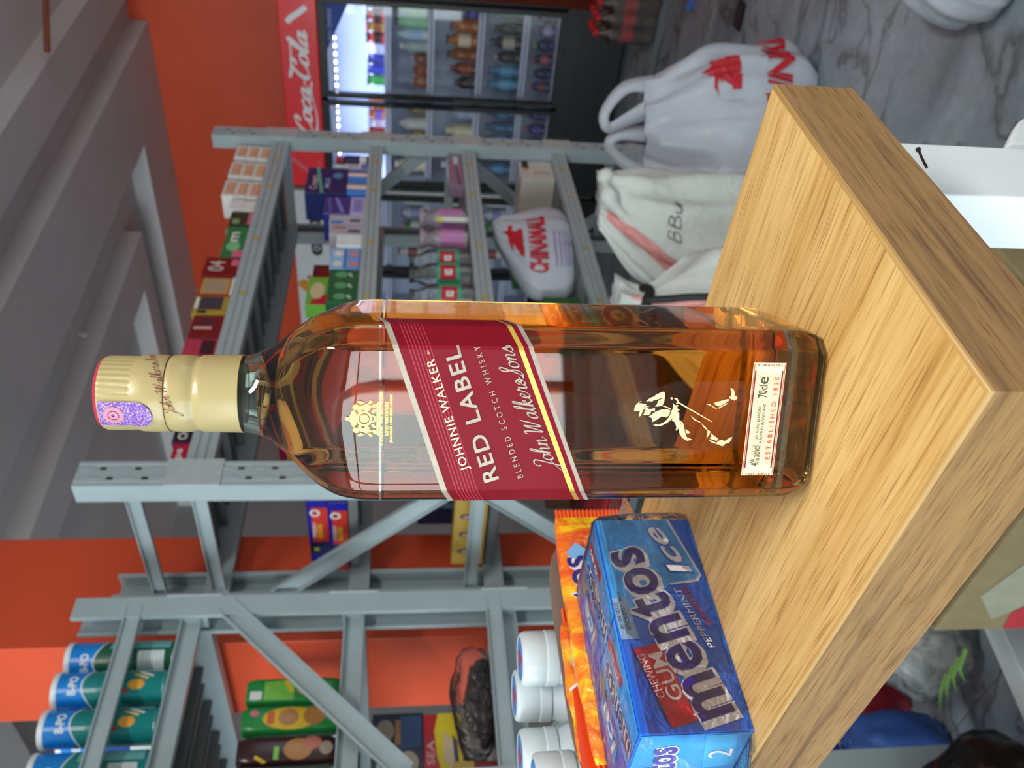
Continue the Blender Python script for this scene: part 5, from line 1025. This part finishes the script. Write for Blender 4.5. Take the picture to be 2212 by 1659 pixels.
for si in range(1, 4):
    put('w', si, [('milk_bottle', 'c8c8c0', '9a2a30', .042, .18, '8a3a3a', 'white bottle with red band'), ('milk_bottle', 'dce4e4', 'c0c8c8', .042, .19, None, 'white bottle'), ('juice_bottle', '3f8a4a', 'c07a40', .040, .15, 'd0d8d0', 'green bottle'), ('juice_bottle', 'c8ccd8', '5a6a98', .040, .16, '8a98c0', 'grey-blue bottle'), ('milk_bottle', 'd4dcdc', '8ab0c8', .042, .19, None, 'pale grey bottle')], .64, 1.15, 'white')
# ================================================================ bags on the floor and on the rack
m_bagw = mat('white_bag_plastic', 'b4bac4', .35, var=.03, vs=12, bump=.5, bs=14); m_bagred = mat('bag_print_red', 'b8202c', .4)
def bagsurf(rings, n=56, seed=0, amp=.012, fr=5):
    """loft given as (z, cx, cy, rx, ry); returns a point function of angle and height"""
    R = crom(rings, 5)
    def S(a, t):
        t = max(0, min(.9999, t)) * (len(R) - 1); i = int(t); q = t - i; A, B = R[i], R[min(i + 1, len(R) - 1)]; z, cx, cy, rx, ry = [A[k] + (B[k] - A[k]) * q for k in range(5)]
        c, s = math.cos(a), math.sin(a); w = amp * (noise.noise((c * fr, s * fr, z * 7 + seed)) + .8 * noise.noise((c * fr * 2.4, s * fr * 2.4, z * 3 + seed + 9)) + .5 * math.sin(a * 9 + z * 8 + seed))
        return Vector((cx + (rx + w) * c, cy + (ry + w) * s, z))
    return S
def bagmesh(S, n=64, k=34, cap1=False):
    b = MB(); b.loft([[S(2 * pi * i / n, j / k) for i in range(n)] for j in range(k + 1)], True, cap1); return b
# carrier bag standing on the tiles
fb_ = onZ(1690, 250, 0)
BAG = thing('carrier_bag', 'white carrier bag with red print and loop handles standing on the floor', 'bag', (2.53, 1.10, 0), -YAW)
S1 = bagsurf([(.004, 0, 0, .22, .13), (.06, 0, 0, .27, .16), (.18, -.01, 0, .285, .165), (.32, -.01, 0, .26, .145), (.42, -.01, 0, .21, .10), (.50, -.01, 0, .165, .06), (.54, -.01, 0, .15, .05)], seed=2, amp=.022)
bagmesh(S1).build('body', m_bagw, BAG, smooth=70)
for nm, pts in (('handle', [(.13, -.02, .50), (.11, -.03, .60), (.03, -.03, .665), (-.015, -.02, .65), (.02, -.02, .58), (.05, -.02, .52)]), ('handle', [(-.02, .0, .52), (-.03, -.01, .61), (-.06, -.01, .645), (-.10, .0, .615), (-.135, .0, .56), (-.15, .0, .49)])):
    P = crom(pts, 6); v = []; 
    for i, p in enumerate(P):
        e0, e1 = P[max(i - 1, 0)], P[min(i + 1, len(P) - 1)]; nn = Vector((e1[2] - e0[2], 0, -(e1[0] - e0[0]))).normalized(); w = .030 - .016 * math.sin(pi * i / (len(P) - 1)); v += [Vector(p) - nn * w + Vector((0, -.006, 0)), Vector(p) + nn * w + Vector((0, .006, 0))]
    MB().add(v, [(2 * i, 2 * i + 1, 2 * i + 3, 2 * i + 2) for i in range(len(P) - 1)]).build(nm, m_bagw, BAG, smooth=60, solid=.002)
def bm(a, b): return S1(-pi / 2 + a / .27 * (1 if 1 else 0), b / .54)
pag = join(poly((.0, .0), (.16, .0), (.16, .02), (.0, .02)), poly((.01, .02), (.15, .02), (.13, .045), (.03, .045)), poly((.02, .045), (.14, .045), (.085, .085), (.08, .10), (.075, .085)), poly((-.02, .045), (.0, .055), (.16, .055), (.18, .045), (.15, .065), (.01, .065)))
decal(BAG, 'emblem', ([(a * .9 + .10, b * .9 + .235) for a, b in pag[0]], pag[1]), bm, m_bagred, .004, cuts=.02); decal(BAG, 'lettering', txt('CHINAMALL', .40, .062, (.02, .13), offset=.04, rot=-.05), bm, m_bagred, .004, cuts=.02)
# tied carrier bag on the fourth shelf
B2 = thing('carrier_bag', 'tied white carrier bag lettered in red on the fourth shelf', 'bag', (2.545, 1.585, Z4), -.25)
S2 = bagsurf([(.002, 0, 0, .17, .075), (.03, 0, 0, .20, .085), (.09, 0, 0, .205, .085), (.15, .0, 0, .19, .078), (.19, .03, 0, .15, .06), (.225, .07, .0, .10, .045), (.25, .09, .0, .06, .03), (.262, .10, 0, .03, .02)], seed=6, amp=.006)
bagmesh(S2, cap1=True).build('body', m_bagw, B2, smooth=70)
bm2 = lambda a, b: S2(-pi / 2 - .25 + a / .20, b / .262)
decal(B2, 'lettering', txt('CHINAMALL', .27, .040, (-.11, .075), offset=.045), bm2, m_bagred, .003, cuts=.015)
decal(B2, 'emblem', ([(a * .9 - .06, b * .75 + .128) for a, b in pag[0]], pag[1]), bm2, m_bagred, .003, cuts=.015)
for k in range(5): decal(B2, 'small_print', rect(-.08, .018 + k * .010, .07, .022 + k * .010), bm2, mat('bag_print_violet', '9a8ab0', .5), .003, cuts=.015)
# woven sacks in front of the rack
m_wov, N, L, p = newmat('woven_sack'); wv = N.new('ShaderNodeTexWave'); wv.inputs['Scale'].default_value = 90; tc = N.new('ShaderNodeTexCoord'); L.new(tc.outputs['Object'], wv.inputs['Vector'])
L.new(mixc(N, L, .12, 'cfd4ce', ramp(N, L, wv.outputs[0], [(.2, '8a8f8a'), (.8, 'ffffff')]), 'MULTIPLY'), p.inputs['Base Color']); p.inputs['Roughness'].default_value = .6
nz = stretched(N, L, (9, 9, 9), 1.5, 4, .8); b = N.new('ShaderNodeBump'); b.inputs['Strength'].default_value = .6; b.inputs['Distance'].default_value = .02; L.new(nz, b.inputs['Height']); L.new(b.outputs[0], p.inputs['Normal'])
m_pink = mat('sack_stripe_pink', 'd8928e', .6, var=.08)
def sack(label, loc, rz, rings, seed, stripe, name='woven_sack', scr=None):
    t = thing(name, label, 'sack', loc, rz); S = bagsurf(rings, seed=seed, amp=.022, fr=3); bagmesh(S, cap1=True).build('body', m_wov, t, smooth=75); h = max(r[0] for r in rings)
    a0, a1 = stripe
    decal(t, 'pink_stripe', gridp(a0, .05, a1, .93, 4, 40, lambda a, b: (a + .16 * math.sin(b * 5 + seed), b)), lambda a, b: S(a, b), m_pink, .003); return t, S, h
q1 = onZ(1560, 480, .0)
t, S, h = sack('white woven sack with a pink stripe and rolled open top', (2.08, 1.26, 0), -YAW, [(.003, 0, 0, .18, .12), (.08, 0, 0, .21, .14), (.30, 0, 0, .21, .14), (.48, .02, 0, .19, .12), (.60, .06, 0, .15, .10), (.68, .10, 0, .10, .06), (.73, .13, 0, .07, .035)], 3, (-2.35, -2.02))
HB_ = join(*[stroke(crom(q, 4), .0035, .6, .7) for q in ([(0, 0), (.002, .05)], [(0, .05), (.03, .045), (.028, .03), (.002, .026)], [(.002, .026), (.036, .02), (.03, .003), (0, 0)], [(.05, 0), (.052, .05)], [(.05, .05), (.08, .045), (.078, .03), (.052, .026)], [(.052, .026), (.086, .02), (.08, .003), (.05, 0)], [(.10, .03), (.10, .008), (.115, .004), (.12, .028), (.122, .004), (.13, .025), (.14, .028), (.145, .004)])])
decal(t, 'handwriting', fit(HB_, .13, .05, (-.36, .55)), lambda a, b: S(a / .2, b), m_ink, .004, cuts=.02)
MB().tube(crom([(.03, -.05, .62), (.10, -.06, .70), (.17, -.04, .72), (.20, .0, .70)], 6), [.02 + .008 * math.sin(k) for k in range(19)], 10).build('rolled_top', m_wov, t, smooth=70)
t, S, h = sack('tied white woven sack with a black cord beside the whisky bottle', (1.70, 1.27, 0), -YAW, [(.003, 0, 0, .15, .12), (.08, 0, 0, .18, .14), (.34, .0, 0, .18, .14), (.50, .01, 0, .18, .13), (.60, .03, 0, .11, .08), (.66, .05, 0, .045, .04), (.70, .055, 0, .035, .03), (.75, .06, 0, .055, .045)], 8, (-1.35, -1.05))
m_cord = mat('black_cord', '16181a', .6); K_ = Vector((.05, 0, .675))
MB().tube([K_ + Vector((.05 * math.cos(a), .046 * math.sin(a), .008 * math.sin(3 * a))) for a in [2 * pi * i / 20 for i in range(21)]], .013, 8).build('cord_knot', m_cord, t, smooth=60)
MB().tube(crom([K_ + Vector((.02, -.045, 0)), S(-1.35, .80) + Vector((0, -.012, 0)), S(-1.30, .66) + Vector((0, -.012, 0)), S(-1.25, .50) + Vector((0, -.012, 0)), S(-1.25, .3) + Vector((0, -.012, 0))], 6), .010, 8).build('cord_tail', m_cord, t, smooth=60)
# second bag at the lower right frame edge, wrapped bottles by the cooler, litter
p = onZ(2110, 5, 0); b3 = thing('carrier_bag', 'crumpled white bag with red print at the right frame edge', 'bag', (p.x + .03, p.y - .13, 0), -YAW + .3)
S3 = bagsurf([(.003, 0, 0, .17, .15), (.04, 0, 0, .20, .17), (.11, 0, 0, .19, .16), (.18, .0, 0, .14, .11), (.22, .02, 0, .08, .06), (.25, .03, 0, .03, .03)], seed=12, amp=.014); bagmesh(S3, cap1=True).build('body', m_bagw, b3, smooth=70)
bm3 = lambda a, b: S3(-1.95 + a / .19, b / .25); decal(b3, 'lettering', txt('INA', .16, .05, (-.08, .035), offset=.04), bm3, m_bagred, .004, cuts=.02); decal(b3, 'emblem', ([(a * 1.0 - .06, b * .8 + .10) for a, b in pag[0]], pag[1]), bm3, m_bagred, .004, cuts=.02)
m_cola = mat('cola_bottle_brown', '4a3a30', .15, var=.15)
p = Vector((4.55, 1.34, 0)); sh_ = thing('shrink_wrap', 'clear shrink film round the pack of cola bottles', 'film', (p.x, p.y, 0))
k_ = 0
for i in range(3):
    for j in range(4):
        pbottle('cola_bottle', 'brown cola bottle with red cap, %s in row %s of the shrink-wrapped pack' % (ORD[j], ('one', 'two', 'three')[i]), p.x + (i - 1) * .075, p.y + (1.5 - j) * .075, .002, .035, .32, m_cola, C('c8242c', .35), [(.36, .56, C('b8282e', .3))], 'cola bottles in the shrink-wrapped pack')
MB().add([(sx * .116, sy * .155, z) for z in (.012, .24) for sx, sy in ((-1, -1), (1, -1), (1, 1), (-1, 1))], [(0, 1, 5, 4), (1, 2, 6, 5), (2, 3, 7, 6), (3, 0, 4, 7)]).build('film', filmmat('shrink_film', 'c8c8c8', .10, .08, .6, 14), sh_, bevel=.02)
p = onZ(1600, 33, 0); tag(MB((0, 0, 0)).box(-.035, .035, -.05, .05, .001, .012).build('black_tray', mat('black_litter', '101114', .5), None, bevel=.003), 'small flat black piece lying on the floor tiles', 'litter').location = p
p = onZ(1495, 10, 0); tag(MB((0, 0, 0)).add([(-.03, -.03, .002), (.04, -.02, .004), (.03, .03, .02), (-.03, .02, .006)], [(0, 1, 2, 3)]).build('blue_wrapper', mat('blue_litter', '3a7ac8', .4), None, solid=.003), 'scrap of blue wrapper on the dark floor', 'litter').location = p
# keep the pressed slots of the uprights as uncountable detail
for o in COL.objects:
    if o.name.split('.')[0] in ('slot_hole', 'pressed_oval', 'small_print', 'hatching'): o['kind'] = 'stuff'
